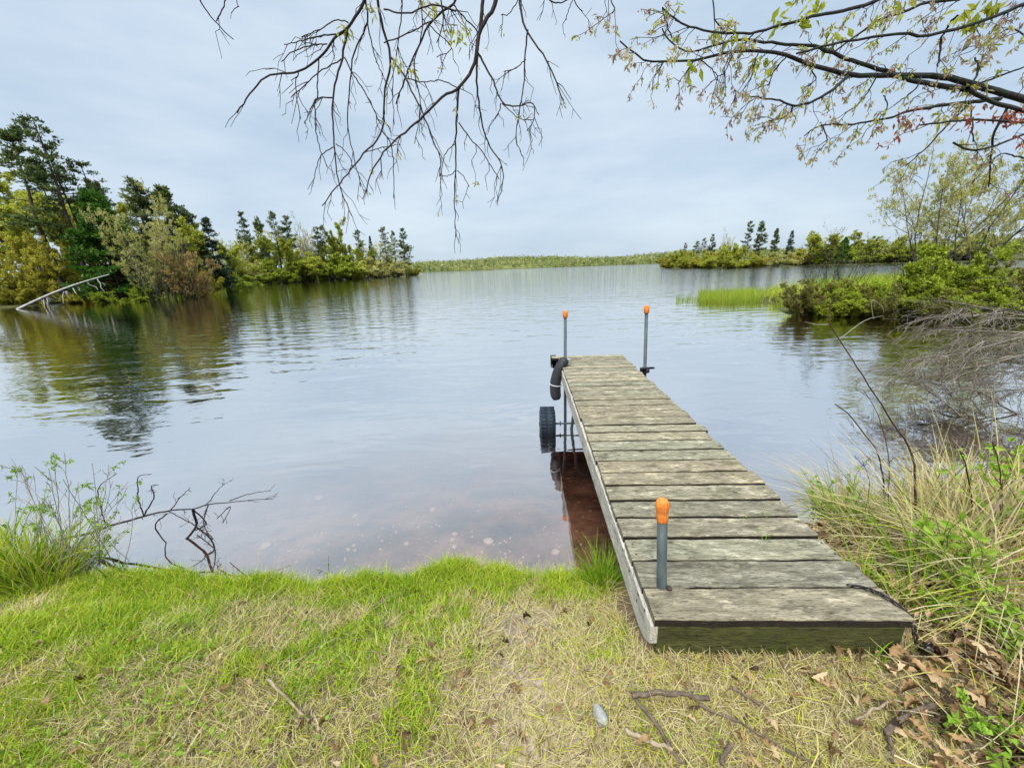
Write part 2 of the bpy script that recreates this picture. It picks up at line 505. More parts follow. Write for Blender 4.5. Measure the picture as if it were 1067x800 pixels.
# ------------------------------------------------------------------ hills and the wood on the far shore
hb = Buf()
hu = np.linspace(-1700, 1700, 160); hv = np.linspace(0, 1, 14)
HX, HV = np.meshgrid(hu, hv)
def hill_h(x):
    return 9 + 17 * fbm(x / 230.0 + 5, x * 0 + .5, 4, 3) - 6 * sstep(-150, -900, x)
HZ = -0.5 + hill_h(HX) * np.sin(np.minimum(HV * 1.1, 1) * PI / 2)
HY = 640 + 420 * HV + 40 * (vnoise(HX / 150.0, HX * 0, 8) - .5)
n0, n1_ = HX.shape
i, j = np.meshgrid(np.arange(n0 - 1), np.arange(n1_ - 1), indexing='ij')
hb.add(np.stack([HX, HY, HZ], -1).reshape(-1, 3), np.stack([i * n1_ + j, i * n1_ + j + 1, (i + 1) * n1_ + j + 1, (i + 1) * n1_ + j], -1).reshape(-1, 4))
k = NT('hill_slope'); pos = k.n('NewGeometry').outputs['Position']
k.principled(k.ramp(k.noise(pos, .02, 5, .6), [(.35, (.07, .10, .03)), (.6, (.17, .18, .05))]), 0.95, 0.05)
tag(hb.obj('hills', k.m), kind='structure')
nt = 5200
fx = rng.uniform(-760, 760, nt); fv = rng.uniform(0, .95, nt) ** 1.2
fy = 642 + 420 * fv
fz = -0.5 + hill_h(fx) * np.sin(np.minimum(fv * 1.1, 1) * PI / 2)
th = rng.uniform(4, 8, nt) + 5 * (rng.uniform(size=nt) < .12) * rng.uniform(.4, 1, nt)
K = 22
cc = np.repeat(np.stack([fx, fy, fz + th * .5], -1), K, 0)
d_ = norm(rng.normal(size=(nt * K, 3))); rr = np.repeat(th, K)[:, None] * np.array([.42, .42, .5]) * rng.uniform(.5, 1, (nt * K, 1))
fb = Buf()
leaves(fb, cc + d_ * rr, d_ + rng.normal(size=(nt * K, 3)) * .7, rng.uniform(1.4, 2.6, nt * K), rng.uniform(1.2, 2.2, nt * K), np.clip(np.repeat(rng.normal(.5, .28, nt), K) + rng.normal(0, .1, nt * K), 0, 1))
M['far'] = leaf_mat('far_wood_leaves', [(0, (.07, .10, .04)), (.4, (.19, .22, .07)), (.75, (.32, .33, .11)), (1, (.42, .39, .17))], 0.3, 0.0)
tag(fb.obj('far_forest', M['far']), kind='stuff')

# ------------------------------------------------------------------ trees
def perp_dir(D, ang):
    """directions turned away from D by ang, at random azimuth"""
    r = norm(np.cross(D, rng.normal(size=D.shape)))
    return norm(D * np.cos(ang)[:, None] + r * np.sin(ang)[:, None])


def conifer(h=18, cs=.45, wid=.2, nbr=80, elev=(0.1, 0.6), tufts=10, tuft=.5, K=7, lean=0.05, power=0.8, rough=.5, droop=0.0, bulge=0.25, crook=.012, sides=6, needle=.10):
    tb, cb = Buf(), Buf()
    t = np.linspace(0, 1, 10)
    az0 = rng.uniform(0, 2 * PI)
    trunk = np.stack([lean * h * t ** 1.4, np.cumsum(rng.normal(0, crook * h * .3, 10)), h * t], -1); trunk[0] = 0
    trunk[:, 0] += np.cumsum(rng.normal(0, crook * h * .3, 10)); trunk -= trunk[0]
    tubes(tb, trunk, h * .0135 * (1 - t * .9) + .01, 8)
    bt = np.sort(rng.uniform(cs, .985, nbr)); rel = (bt - cs) / (1 - cs)
    prof = (1 - rel) ** power * np.minimum(1, (rel + .03) / max(bulge, .01)) ** .6
    L = wid * h * prof * (1 - rough * rng.uniform(0, 1, nbr)) + .02 * h
    az = rng.uniform(0, 2 * PI, nbr)
    el = elev[0] + (elev[1] - elev[0]) * rel + rng.normal(0, .15, nbr)
    base = np.stack([np.interp(bt, t, trunk[:, a]) for a in range(3)], -1)
    D = np.stack([np.cos(az) * np.cos(el), np.sin(az) * np.cos(el), np.sin(el)], -1)
    s = np.linspace(0, 1, 5)
    P = base[:, None] + L[:, None, None] * (D[:, None] * s[None, :, None] + np.array([0, 0, -droop])[None, None] * (s ** 2)[None, :, None] + np.array([0, 0, droop * .8])[None, None] * (s ** 4)[None, :, None])
    tubes(tb, P, (L * .018 + .006)[:, None] * (1 - .8 * s)[None], 4)
    n = nbr * tufts
    bi = np.repeat(np.arange(nbr), tufts); ss = rng.uniform(.25, 1, n) ** .8
    si = ss * 4; i0 = np.minimum(si.astype(int), 3); fr = (si - i0)[:, None]
    c = P[bi, i0] * (1 - fr) + P[bi, i0 + 1] * fr
    side = norm(np.cross(D[bi], np.array([0, 0, 1.0])))
    c = c + side * (rng.uniform(-1, 1, n) * L[bi] * .36 * (1.15 - ss))[:, None] + np.array([0, 0, 1.0]) * rng.normal(0, tuft * .2, n)[:, None]
    keep = rng.uniform(size=n) < np.clip(L[bi] / (wid * h) * 1.6 + .25, 0, 1); c = c[keep]; bi = bi[keep]; n = len(c)
    cc = np.repeat(c, K, 0) + rng.normal(0, tuft * .26, (n * K, 3)) * np.array([1, 1, .6])
    dd = np.repeat(D[bi], K, 0) * .5 + rng.normal(0, 1, (n * K, 3)) * np.array([1, 1, .6]) + np.array([0, 0, .35])
    tn = np.clip(np.repeat(rng.normal(.5, .2, n), K) + rng.normal(0, .12, n * K), 0, 1)
    leaves(cb, cc, dd, rng.uniform(.5, 1, n * K) * tuft, rng.uniform(.7, 1.3, n * K) * tuft * needle * 3.2, tn)
    return tb, cb


def broadleaf(h=8, ns=4, spread=.35, m=(9, 6, 4), frac=(.5, .5, .5), leaf=.22, nl=5, up=.35, s0=.25, curve=.12, thick=.016, ang=(.5, 1.0), leaf_frac=1.0, drop=0.0, twig_sides=3, trunk_h=0.0, base_r=.03, dome=.2):
    tb, cb = Buf(), Buf()
    az = rng.permutation(ns) * 2 * PI / ns + rng.uniform(0, 1.2, ns)
    tilt = spread * 1.1 * (np.sqrt((np.arange(ns) + .6) / ns) if ns > 6 else rng.uniform(.3, 1.0, ns))
    D = np.stack([np.cos(az) * np.sin(tilt), np.sin(az) * np.sin(tilt), np.cos(tilt)], -1)
    P0 = np.stack([np.cos(az), np.sin(az), az * 0], -1) * base_r * h + np.array([0, 0, trunk_h])
    if trunk_h > 0:
        tubes(tb, np.array([[0, 0, -.1], [0.02 * h, 0, trunk_h * .5], [0, 0, trunk_h + .1 * h * .2]]), np.array([1.5, 1.2, 1.0]) * thick * h * 1.6, 7)
        P0 = np.repeat([[0, 0, trunk_h]], ns, 0)
    L = (h - trunk_h) * rng.uniform(.72, 1.0, ns) * (1 - dome * (tilt / max(spread * 1.1, .01)) ** 2)
    r = thick * h * rng.uniform(.7, 1.0, ns) * (1 if ns < 4 else .7)
    npt = 6
    for lev in range(len(m) + 1):
        s = np.linspace(0, 1, npt)
        wob = norm(np.cross(D, rng.normal(size=D.shape))) * (curve * L)[:, None]
        wob2 = norm(np.cross(D, rng.normal(size=D.shape))) * (curve * .5 * L)[:, None]
        P = P0[:, None] + D[:, None] * L[:, None, None] * s[None, :, None] + wob[:, None] * (s ** 2)[None, :, None] + wob2[:, None] * np.sin(s * PI * 1.5)[None, :, None]
        P[:, :, 2] += (up * .25 * L)[:, None] * (s ** 2)[None] - (drop * L)[:, None] * (s ** 2)[None] * (lev > 0)
        tubes(tb, P, r[:, None] * (1 - .82 * s)[None], (7, 5, 4, twig_sides)[min(lev, 3)])
        if lev == len(m):
            break
        k_ = m[lev]; B = len(P)
        bi = np.repeat(np.arange(B), k_); ss = rng.uniform(s0 if lev == 0 else .12, 1, B * k_) ** .85
        si = ss * (npt - 1); i0 = np.minimum(si.astype(int), npt - 2); fr = (si - i0)[:, None]
        P0n = P[bi, i0] * (1 - fr) + P[bi, i0 + 1] * fr
        tan = norm(P[bi, i0 + 1] - P[bi, i0])
        Dn = perp_dir(tan, rng.uniform(ang[0], ang[1], B * k_)); Dn[:, 2] += up * .6; D = norm(Dn)
        Lp = L[bi]
        L = Lp * frac[lev] * rng.uniform(.55, 1.1, B * k_) * (1.15 - .6 * ss)
        r = np.maximum(r[bi] * (1 - .8 * ss) * .62, .0011 * h ** .4)
        P0 = P0n; npt = 4 if lev < 1 else 3
    B, npt, _ = P.shape
    n = B * nl
    bi = np.repeat(np.arange(B), nl); ss = rng.uniform(.2, 1, n)
    si = ss * (npt - 1); i0 = np.minimum(si.astype(int), npt - 2); fr = (si - i0)[:, None]
    c = P[bi, i0] * (1 - fr) + P[bi, i0 + 1] * fr + rng.normal(0, leaf * .35, (n, 3))
    keep = rng.uniform(size=n) < leaf_frac; c = c[keep]; bi = bi[keep]; n = len(c)
    d = norm(P[bi, -1] - P[bi, 0]) * .6 + rng.normal(0, .7, (n, 3)) + np.array([0, 0, .1])
    tn = np.clip(rng.normal(.45, .1, B)[bi] + rng.normal(0, .16, n), 0, 1)
    leaves(cb, c, d, leaf * rng.uniform(.6, 1.2, n), leaf * rng.uniform(.4, .75, n), tn)
    return tb, cb


VAR = {}


def variant(key, bufs, mats, h):
    tb, cb = bufs
    VAR[key] = (tb.mesh('trunk', mats[0]), cb.mesh('crown', mats[1], smooth=False) if cb.v else None, h)


def plant_tree(key, name, label, cat, u, Y, vtop, group=None, rz=None, wide=1.0, vbase=None, crown='crown', sink=.15, zb=None):
    """one tree, standing where its foot is seen at depth Y and reaching up to vtop"""
    tm, cm, h = VAR[key]
    p = at(u, vtop, Y)          # the top stands over the foot
    z = gz(p[0], Y) if zb is None else zb
    H = at(u, vtop, Y)[2] - z
    s = H / h
    o = empty(name, (p[0], Y, z - sink), rng.uniform(0, 2 * PI) if rz is None else rz)
    o.scale = (s * wide, s * wide, s)
    a = bpy.data.objects.new('trunk' if crown == 'crown' else 'stems', tm); col.objects.link(a); a.parent = o
    if cm:
        b = bpy.data.objects.new(crown, cm); col.objects.link(b); b.parent = o
    return tag(o, label, cat, group)


bp, bg = M['bark_pine'], M['bark_grey']
variant('tallpine', conifer(20, .38, .19, 60, (.0, .5), 9, .55, 7, .03, .65, .6, 0, .3), (bp, M['pine']), 20)
variant('leanpine', conifer(20, .52, .16, 38, (.0, .45), 8, .5, 6, .05, .5, .6, 0, .35), (bp, M['pine']), 20)
variant('leanpine2', conifer(20, .62, .14, 30, (.0, .45), 8, .48, 6, .06, .5, .6, 0, .4), (bp, M['pine']), 20)
variant('thinpine', conifer(20, .38, .18, 55, (.0, .6), 8, .55, 6, .02, .5, .65, 0, .3), (bp, M['pine_soft']), 20)
variant('thinpine2', conifer(20, .22, .22, 72, (.0, .6), 9, .6, 7, .04, .7, .65, 0, .25), (bp, M['pine']), 20)
variant('thinpine3', conifer(20, .32, .21, 58, (.0, .5), 9, .6, 7, -.05, .55, .65, 0, .3), (bp, M['pine']), 20)
variant('bigpine', conifer(20, .12, .30, 120, (.0, .6), 12, .7, 8, .02, .7, .55, 0, .25), (bp, M['pine']), 20)
variant('bigpine2', conifer(20, .18, .28, 100, (-.05, .6), 11, .7, 8, -.04, .6, .6, 0, .3), (bp, M['pine']), 20)
variant('spruce', conifer(16, .05, .27, 150, (-.25, .5), 12, .5, 7, .0, .95, .35, .15, .08, .004), (bp, M['spruce']), 16)
variant('fir', conifer(12, .03, .42, 170, (-.05, .5), 15, .5, 8, .0, .75, .4, .1, .12, .004), (bp, M['fir']), 12)
variant('ochretree', broadleaf(10, 9, .95, (12, 8, 5), (.5, .45, .45), .28, 7, .2, .10, .15, dome=.35), (bg, M['ochre']), 10)
variant('freshtree', broadleaf(12, 3, .4, (13, 8, 5), (.42, .45, .45), .32, 7, .45, .18), (bg, M['fresh']), 12)
variant('freshtree2', broadleaf(12, 2, .25, (18, 8, 5), (.36, .45, .45), .32, 7, .5, .12), (bg, M['fresh']), 12)
variant('paletree', broadleaf(11, 6, .5, (12, 8, 6), (.42, .45, .5), .16, 4, .5, .12, leaf_frac=.9), (bg, M['pale']), 11)
variant('baretree', broadleaf(11, 3, .35, (12, 7, 6), (.42, .45, .5), .16, 2, .5, .3, leaf_frac=.5), (M['twig_grey'], M['pale']), 11)
variant('rustytree', broadleaf(6, 12, .75, (10, 7, 5), (.45, .45, .5), .14, 5, .4, .05, dome=.3), (bg, M['rusty']), 6)
BU = dict(s0=.04, dome=.42)
variant('roundbush', broadleaf(5, 13, 1.15, (9, 7, 5), (.45, .45, .45), .24, 6, .25, **BU), (bg, M['fresh']), 5)
variant('roundbush2', broadleaf(5, 13, 1.1, (9, 7, 5), (.45, .45, .45), .21, 5, .3, **BU), (bg, M['pale']), 5)
variant('greenbush', broadleaf(5, 13, 1.15, (9, 7, 5), (.45, .45, .45), .22, 6, .25, **BU), (bg, M['green']), 5)
variant('ochrebush', broadleaf(5, 13, 1.2, (9, 7, 5), (.45, .45, .45), .22, 6, .25, **BU), (bg, M['ochre']), 5)

GL = 'trees on the left shore'
T = plant_tree
T('tallpine', 'pine_tree', 'dark pine cut by the left edge of the photo, thick green crown', 'tree', 2, 44, 128, GL, 2.2, 1.1)
T('leanpine', 'pine_tree', 'tallest pine of the left shore, leaning trunk and open ragged crown', 'tree', 33, 45, 119, GL, 3.0, 1.05)
T('leanpine2', 'pine_tree', 'second leaning pine of the left shore, thin bare trunk right of the tallest', 'tree', 55, 47, 146, GL, 3.3, .9)
T('leanpine2', 'pine_tree', 'slender pine with a tilted bare trunk and small flat crown above the bright green fir', 'tree', 90, 48, 164, GL, 3.1, 1.0)
T('thinpine', 'pine_tree', 'thin pale topped pine left of the big dark pines', 'tree', 132, 54, 186, GL, 1.0, 1.3)
T('bigpine2', 'pine_tree', 'big dark pine directly right of the thin pale topped pine', 'tree', 147, 55, 194, GL, .4, .95)
T('bigpine', 'pine_tree', 'broad dark pine forming the highest dark dome between slender pine and spruce', 'tree', 166, 56, 194, GL, 2.0, 1.0)
T('bigpine2', 'pine_tree', 'dark pine on the downward slope of the crowns, just left of the spruce', 'tree', 186, 57, 214, GL, 4.0, .95)
T('spruce', 'spruce_tree', 'pointed dark spruce at the right end of the left shore wood', 'tree', 213, 60, 226, GL, 1.0, 1.0)
T('fir', 'fir_tree', 'bright green dense fir in front of the pines of the left shore', 'tree', 93, 46, 200, GL, 1.0, 1.0)
T('fir', 'fir_tree', 'smaller bright green fir tucked against the right side of the large fir', 'tree', 122, 49, 229, GL, 2.6, 1.0)
T('ochretree', 'willow_tree', 'spreading yellow ochre willow at the left edge by the water', 'tree', 8, 44.5, 228, GL, 1.0, .75)
T('ochretree', 'willow_tree', 'second yellow ochre willow right of the one at the left edge', 'tree', 50, 45.5, 243, GL, 3.0, .75)
T('freshtree', 'birch_tree', 'light green birch showing between the tall pine trunks', 'tree', 26, 54, 192, GL, 1.5, 1.2)
T('freshtree', 'birch_tree', 'yellow green birch rising just behind the bright fir', 'tree', 74, 55, 197, GL, 0.5, 1.1)
T('freshtree2', 'birch_tree', 'yellow green birch behind the dark pine at the left edge', 'tree', -8, 54, 185, GL, 2.5, 1.2)
T('tallpine', 'pine_tree', 'dark pine filling the gap between the two leaning pines', 'tree', 42, 56, 168, GL, 4.4, 1.0)
T('tallpine', 'pine_tree', 'dark pine low behind the slender tilted pine', 'tree', 97, 58, 188, GL, 5.4, 1.1)
T('paletree', 'alder_tree', 'feathery pale tan tree in front of the big dark pines', 'tree', 145, 45, 222, GL, .2, .8)
T('paletree', 'alder_tree', 'feathery pale tan tree right beside its lookalike, closer to the rusty bush', 'tree', 163, 47, 238, GL, 1.8, .75)
T('rustytree', 'alder_bush', 'rusty brown budding bush at the foot of the dark pines', 'bush', 181, 48, 252, GL, 1.0, .85)
T('greenbush', 'willow_bush', 'low green bush at the waterline right of the fallen white trunk', 'bush', 134, 44, 296, 'bushes on the left shore', 1.0, 1.5, crown='foliage')
T('greenbush', 'willow_bush', 'low green bush at the waterline under the rusty bush', 'bush', 160, 46, 298, 'bushes on the left shore', 2.0, 1.3, crown='foliage')
T('ochrebush', 'willow_bush', 'low ochre bush cut by the left edge under the willows', 'bush', 2, 42, 290, 'bushes on the left shore', 2.0, 1.2, crown='foliage')
T('ochrebush', 'willow_bush', 'low ochre bush behind the fallen white trunk', 'bush', 92, 46, 284, 'bushes on the left shore', 4.0, 1.2, crown='foliage')
T('ochrebush', 'willow_bush', 'low yellow bush between the rusty bush and the spruce', 'bush', 199, 52, 282, 'bushes on the left shore', 5.0, 1.3, crown='foliage')
T('greenbush', 'willow_bush', 'green bush at the foot of the pointed spruce', 'bush', 222, 63, 278, 'bushes on the left shore', 3.0, 1.6, crown='foliage')
T('greenbush', 'willow_bush', 'green bush on the neck of shore right of the spruce', 'bush', 240, 105, 278, 'bushes on the left shore', .5, 1.8, crown='foliage')
T('paletree', 'alder_tree', 'small pale tree standing just right of the pointed spruce', 'tree', 234, 110, 254, GL, 3.2, 1.1)

PW = ([205, 240, 280, 330, 370, 400, 432], [299, 297.5, 295.8, 293, 290.8, 289.3, 287.2])
IW = ([688, 715, 767, 800, 835, 836, 880, 930, 985, 1067], [279.2, 279.6, 279.6, 278.5, 277, 276.8, 275.8, 274.6, 273.6, 271])
def shore(u, w):
    return onz(u, float(np.interp(u, w[0], w[1])), 0)[1]


T('freshtree', 'birch_tree', 'yellow green birch filling the gap right of the pointed spruce', 'tree', 226, 68, 248, GL, 1.2, 1.2)
T('freshtree2', 'birch_tree', 'yellow green birch behind the rusty bush, left of the spruce', 'tree', 193, 60, 238, GL, 2.2, 1.3)
T('freshtree', 'birch_tree', 'light birch low among the dark pines behind the pale tan trees', 'tree', 158, 53, 226, GL, 3.2, 1.2)
GP = 'trees on the wooded point'
for a in (
    ('thinpine2', 'pine_tree', 'narrow dark pine at the left end of the wooded point', 248, 132, 221, .4, .9),
    ('bigpine2', 'pine_tree', 'broad olive pine second from the left on the wooded point', 268, 134, 226, 1.5, .65),
    ('thinpine', 'pine_tree', 'thin open pine third from the left on the wooded point', 281, 140, 221, 1.0, 1.0),
    ('thinpine3', 'pine_tree', 'dark topped pine right of the thin open pine on the point', 296, 143, 225, 2.0, .9),
    ('baretree', 'birch_tree', 'bare grey birch in the middle of the wooded point', 312, 146, 232, 2.0, .9),
    ('thinpine3', 'pine_tree', 'first of two close pines left of the tall yellow green birch', 326, 150, 236, 3.0, .9),
    ('thinpine', 'pine_tree', 'second of two close pines left of the tall yellow green birch', 336, 153, 235, 4.0, 1.0),
    ('freshtree2', 'birch_tree', 'tall yellow green birch, broadest bright crown on the point', 348, 152, 233, 1.0, .85),
    ('thinpine', 'pine_tree', 'thin pale pine right of the tall yellow green birch', 371, 165, 240, 1.5, 1.1),
    ('spruce', 'spruce_tree', 'small narrow spruce right of middle on the wooded point', 385, 172, 246, 1.5, .55),
    ('thinpine', 'pine_tree', 'open pine left of the dark pine at the tip of the point', 399, 182, 237, 2.5, 1.1),
    ('thinpine', 'pine_tree', 'faint thin pine between the open pine and the dark pine at the tip', 408, 190, 241, .5, .9),
    ('thinpine2', 'pine_tree', 'dark pine at the right tip of the wooded point', 418, 192, 238, 1.2, 1.25),
    ('freshtree', 'birch_tree', 'yellowish birch below the thin open pine on the point', 288, 137, 241, 1.2, .9),
    ('baretree', 'birch_tree', 'pale bare birch between the bare grey birch and the close pines', 318, 150, 246, 4.2, .8),
    ('freshtree', 'birch_tree', 'light birch between the thin pale pine and small spruce', 378, 168, 256, 4.2, .9),
):
    T(a[0], a[1], a[2], 'tree', a[3], shore(a[3], PW) + 5 + (a[3] * 7) % 9, a[5], GP, a[6], a[7])
for a in (
    ('paletree', 'birch_tree', 'pale leafing birch behind the narrow dark pine at the left of the point', 243, 14, 252, 1.0, 1.2),
    ('freshtree', 'birch_tree', 'yellow green birch between the two leftmost pines of the point', 259, 16, 250, 2.0, 1.1),
    ('freshtree', 'birch_tree', 'yellow green birch just right of the broad olive pine', 277, 15, 251, 3.0, 1.1),
    ('paletree', 'birch_tree', 'pale birch behind the dark topped pine of the point', 300, 17, 247, 4.0, 1.3),
    ('freshtree', 'birch_tree', 'yellow birch below the two close pines of the point', 331, 15, 251, 5.0, 1.1),
    ('freshtree', 'birch_tree', 'spreading yellow birch touching the right side of the tall birch', 361, 15, 249, .5, 1.1),
    ('paletree', 'birch_tree', 'pale birch behind the open pine near the tip of the point', 392, 16, 256, 1.5, 1.3),
    ('paletree', 'birch_tree', 'pale low birch left of the dark pine at the tip of the point', 412, 16, 257, 2.5, 1.3)):
    T(a[0], a[1], a[2], 'tree', a[3], shore(a[3], PW) + a[4], a[5], GP, a[6], a[7])
for q, (key, u, Y, vt, lab) in enumerate((
    ('greenbush', 212, 122, 276, 'green bush at the far left of the wooded point'),
    ('ochrebush', 232, 124, 279, 'ochre bush left of the narrow dark pine on the point'),
    ('roundbush2', 258, 128, 273, 'pale bush between the two leftmost pines of the point'),
    ('greenbush', 282, 131, 268, 'green bush right of the broad olive pine'),
    ('roundbush', 304, 134, 264, 'bright yellow bush below the bare grey birch'),
    ('roundbush', 322, 138, 270, 'yellow green bush below the two close pines'),
    ('greenbush', 340, 141, 262, 'fresh green bush under the left side of the tall birch'),
    ('roundbush', 360, 146, 266, 'yellow bush under the right side of the tall birch'),
    ('roundbush2', 378, 152, 268, 'pale yellow bush under the thin pale pine'),
    ('roundbush2', 396, 160, 269, 'pale bush below the open pine near the tip'),
    ('roundbush2', 410, 170, 268, 'pale green bush left of the dark pine at the tip'),
    ('ochrebush', 428, 182, 276, 'last low bush at the right tip of the wooded point'))):
    T(key, 'waterside_bush', lab, 'bush', u, shore(u, PW) + 2.5, vt, 'bushes along the wooded point', q * 1.3, 1.5, crown='foliage')

GI = 'trees on the right hand island'
for a in (
    ('thinpine2', 'pine_tree', 'small dark pine at the left end of the island', 714, 190, 253, .4, 1.1),
    ('thinpine3', 'pine_tree', 'dark pine second from the left on the island', 726, 186, 251, 1.4, 1.2),
    ('thinpine', 'pine_tree', 'thin pine third from the left on the island', 735, 182, 248, 2.4, 1.2),
    ('thinpine2', 'pine_tree', 'pine with a ragged crown fourth from the left on the island', 744, 178, 244, 3.4, 1.1),
    ('baretree', 'birch_tree', 'bare pale birch in the middle of the island', 758, 170, 243, 1.0, 1.0),
    ('thinpine3', 'pine_tree', 'leaning tall pine, left of the two highest on the island', 781, 160, 230, 3.0, .85),
    ('bigpine2', 'pine_tree', 'broad tall pine, right of the two highest on the island', 794, 158, 230, 2.0, .75),
    ('bigpine', 'pine_tree', 'dark pine right of the two highest on the island', 810, 158, 238, 1.0, .65),
    ('spruce', 'spruce_tree', 'dense dark spruce at the right end of the island', 826, 156, 240, 1.0, .85),
    ('freshtree', 'birch_tree', 'yellow birch between the bare birch and leaning tall pine', 769, 164, 252, 1.0, .9)):
    T(a[0], a[1], a[2], 'tree', a[3], shore(a[3], IW) + 6 + (a[3] * 7) % 9, a[5], GI, a[6], a[7])
for q, (key, u, Y, vt, lab) in enumerate((
    ('ochrebush', 699, 196, 264, 'ochre bush at the left tip of the island'),
    ('roundbush', 714, 178, 261, 'yellow bush under the leftmost island pine'),
    ('ochrebush', 731, 165, 260, 'ochre bush under the third island pine'),
    ('roundbush', 748, 156, 257, 'yellow bush left of the bare birch on the island'),
    ('roundbush', 767, 150, 256, 'yellow green bush below the leaning tall pine'),
    ('ochrebush', 786, 150, 262, 'ochre bush below the two highest island pines'),
    ('roundbush2', 806, 150, 262, 'pale bush below the dark pine on the island'),
    ('roundbush2', 830, 150, 262, 'pale bush right of the dense spruce'))):
    T(key, 'waterside_bush', lab, 'bush', u, shore(u, IW) + 3, vt, 'bushes on the island', q * 1.7, 1.3, crown='foliage')
GM = 'trees on the shore behind the right bank'
for a in (
    ('freshtree', 'birch_tree', 'light green birch right of the island spruce', 852, 160, 240, 1.0, 1.0),
    ('greenbush', 'birch_tree', 'low green tree right of the light birch behind the bank', 868, 150, 250, 1.0, 1.2),
    ('fir', 'fir_tree', 'small green fir behind the right bank', 882, 152, 247, 1.0, .6),
    ('freshtree2', 'birch_tree', 'upright green birch right of the small fir', 899, 150, 242, 2.0, 1.0),
    ('greenbush', 'birch_tree', 'broad low green tree left of the yellow bushes behind the bank', 920, 146, 251, 3.0, 1.3),
    ('freshtree', 'birch_tree', 'spreading yellow green birch behind the right bank', 938, 150, 244, 4.0, 1.1),
    ('greenbush', 'birch_tree', 'low green tree below the spreading birch, far shore', 957, 144, 252, 5.0, 1.3),
    ('roundbush', 'birch_tree', 'yellow low tree left of the near spring tree, far shore', 977, 142, 250, 2.0, 1.3),
    ('freshtree', 'birch_tree', 'yellow birch seen through the near spring tree, far shore', 1000, 146, 240, 2.0, 1.2),
    ('greenbush', 'birch_tree', 'green tree at the right edge behind the near spring tree', 1035, 140, 244, 1.0, 1.5),
    ('ochrebush', 'birch_tree', 'ochre low tree just right of the dense island spruce', 843, 150, 258, 1.0, 1.3)):
    T(a[0], a[1], a[2], 'tree', a[3], shore(a[3], IW) + 3 + (a[3] * 7) % 6, a[5], GM, a[6], a[7] * 1.5)

# fallen bleached trunk on the left shore
A_, B_ = at(17, 320, 36.8), at(114, 286, 39.5)
A_[2] = -.05
fb = Buf(); t = np.linspace(0, 1, 9)
Pt = A_ + (B_ - A_) * t[:, None]; Pt[:, 2] += .25 * np.sin(t * PI)
tubes(fb, Pt, .125 - .08 * t, 8)
root = tag(empty('fallen_tree', A_), 'bleached white fallen trunk with broken stubs slanting into the water below the fir', 'fallen trunk')
stubs = []
for q in range(14):
    s = rng.uniform(.15, .97); c = A_ + (B_ - A_) * s
    d = np.array([rng.uniform(-.3, .6), rng.uniform(-.4, .3), rng.choice([-1, -1, .5]) * rng.uniform(.5, 1)]); L = rng.uniform(.5, 1.5)
    if d[2] < 0: L = min(L, (c[2] + .15) / -d[2])
    P = c + d * L * np.linspace(0, 1, 4)[:, None]; P[1:3] += rng.normal(0, .05, (2, 3))
    stubs.append(tubes(Buf(), P, np.array([.05, .04, .03, .008]), 5).obj('branch', M['birch'], root))
for o in [fb.obj('trunk', M['birch'], root)] + stubs:
    o.location = -Vector(A_)

# reeds (uncountable) by the left shore and off the right bank, and rough growth on the right bank
def reed_bed(u0, u1, va, vb, n, hgt, name, Wd, tt=(.5, .2)):
    b = Buf()
    uu = rng.uniform(u0, u1, n); vv = np.interp(uu, [u0, u1], [va[0], va[1]]) * 1.0
    vv2 = np.interp(uu, [u0, u1], [vb[0], vb[1]]); q = rng.uniform(0, 1, n); v = vv + (vv2 - vv) * q
    P = np.array([onz(a, c, 0) for a, c in zip(uu, v)])
    dens = vnoise(P[:, 0] * 1.3, P[:, 1] * 1.3, 5); P = P[dens > .28]; n = len(P)
    P[:, 2] = -.08
    D = np.stack([rng.normal(0, .13, n), rng.normal(0, .13, n), np.ones(n)], -1)
    blades(b, P, D, rng.normal(0, .12, (n, 3)) * [1, 1, .2], hgt * rng.uniform(.6, 1.25, n), Wd, np.clip(rng.normal(tt[0], tt[1], n), 0, 1), 2)
    return tag(b.obj(name, M['reed'], smooth=False), kind='stuff')


reed_bed(172, 236, (306, 304), (313, 306), 2600, .75, 'reed_grass', .035, (.62, .2))
reed_bed(728, 862, (308, 303), (316.5, 321), 11000, .55, 'reed_grass', .017, (.55, .22))
reed_bed(704, 750, (311, 310), (317, 316.5), 480, .40, 'reed_grass', .014)

# right bank cover
bx_ = rng.uniform(8, 26, 30000); by_ = rng.uniform(10, 26, 30000)
sd = sdf(bx_, by_, bank_poly); kq = (sd > -.05) & ((sd > .5) | (rng.uniform(size=30000) < .4))
bx_, by_, sd = bx_[kq], by_[kq], sd[kq]
bz_ = height(bx_, by_); n = len(bx_)
b = Buf()
blades(b, np.stack([bx_, by_, bz_ - .03], -1), np.stack([rng.normal(0, .25, n), rng.normal(0, .25, n), np.ones(n)], -1), rng.normal(0, .3, (n, 3)) * [1, 1, .4], rng.uniform(.35, .8, n), .028,
       np.clip(.18 + .45 * fbm(bx_ * .5, by_ * .5, 31) + rng.normal(0, .15, n), 0, .95), 2)
tag(b.obj('bank_grass', M['grass'], smooth=False), kind='stuff')

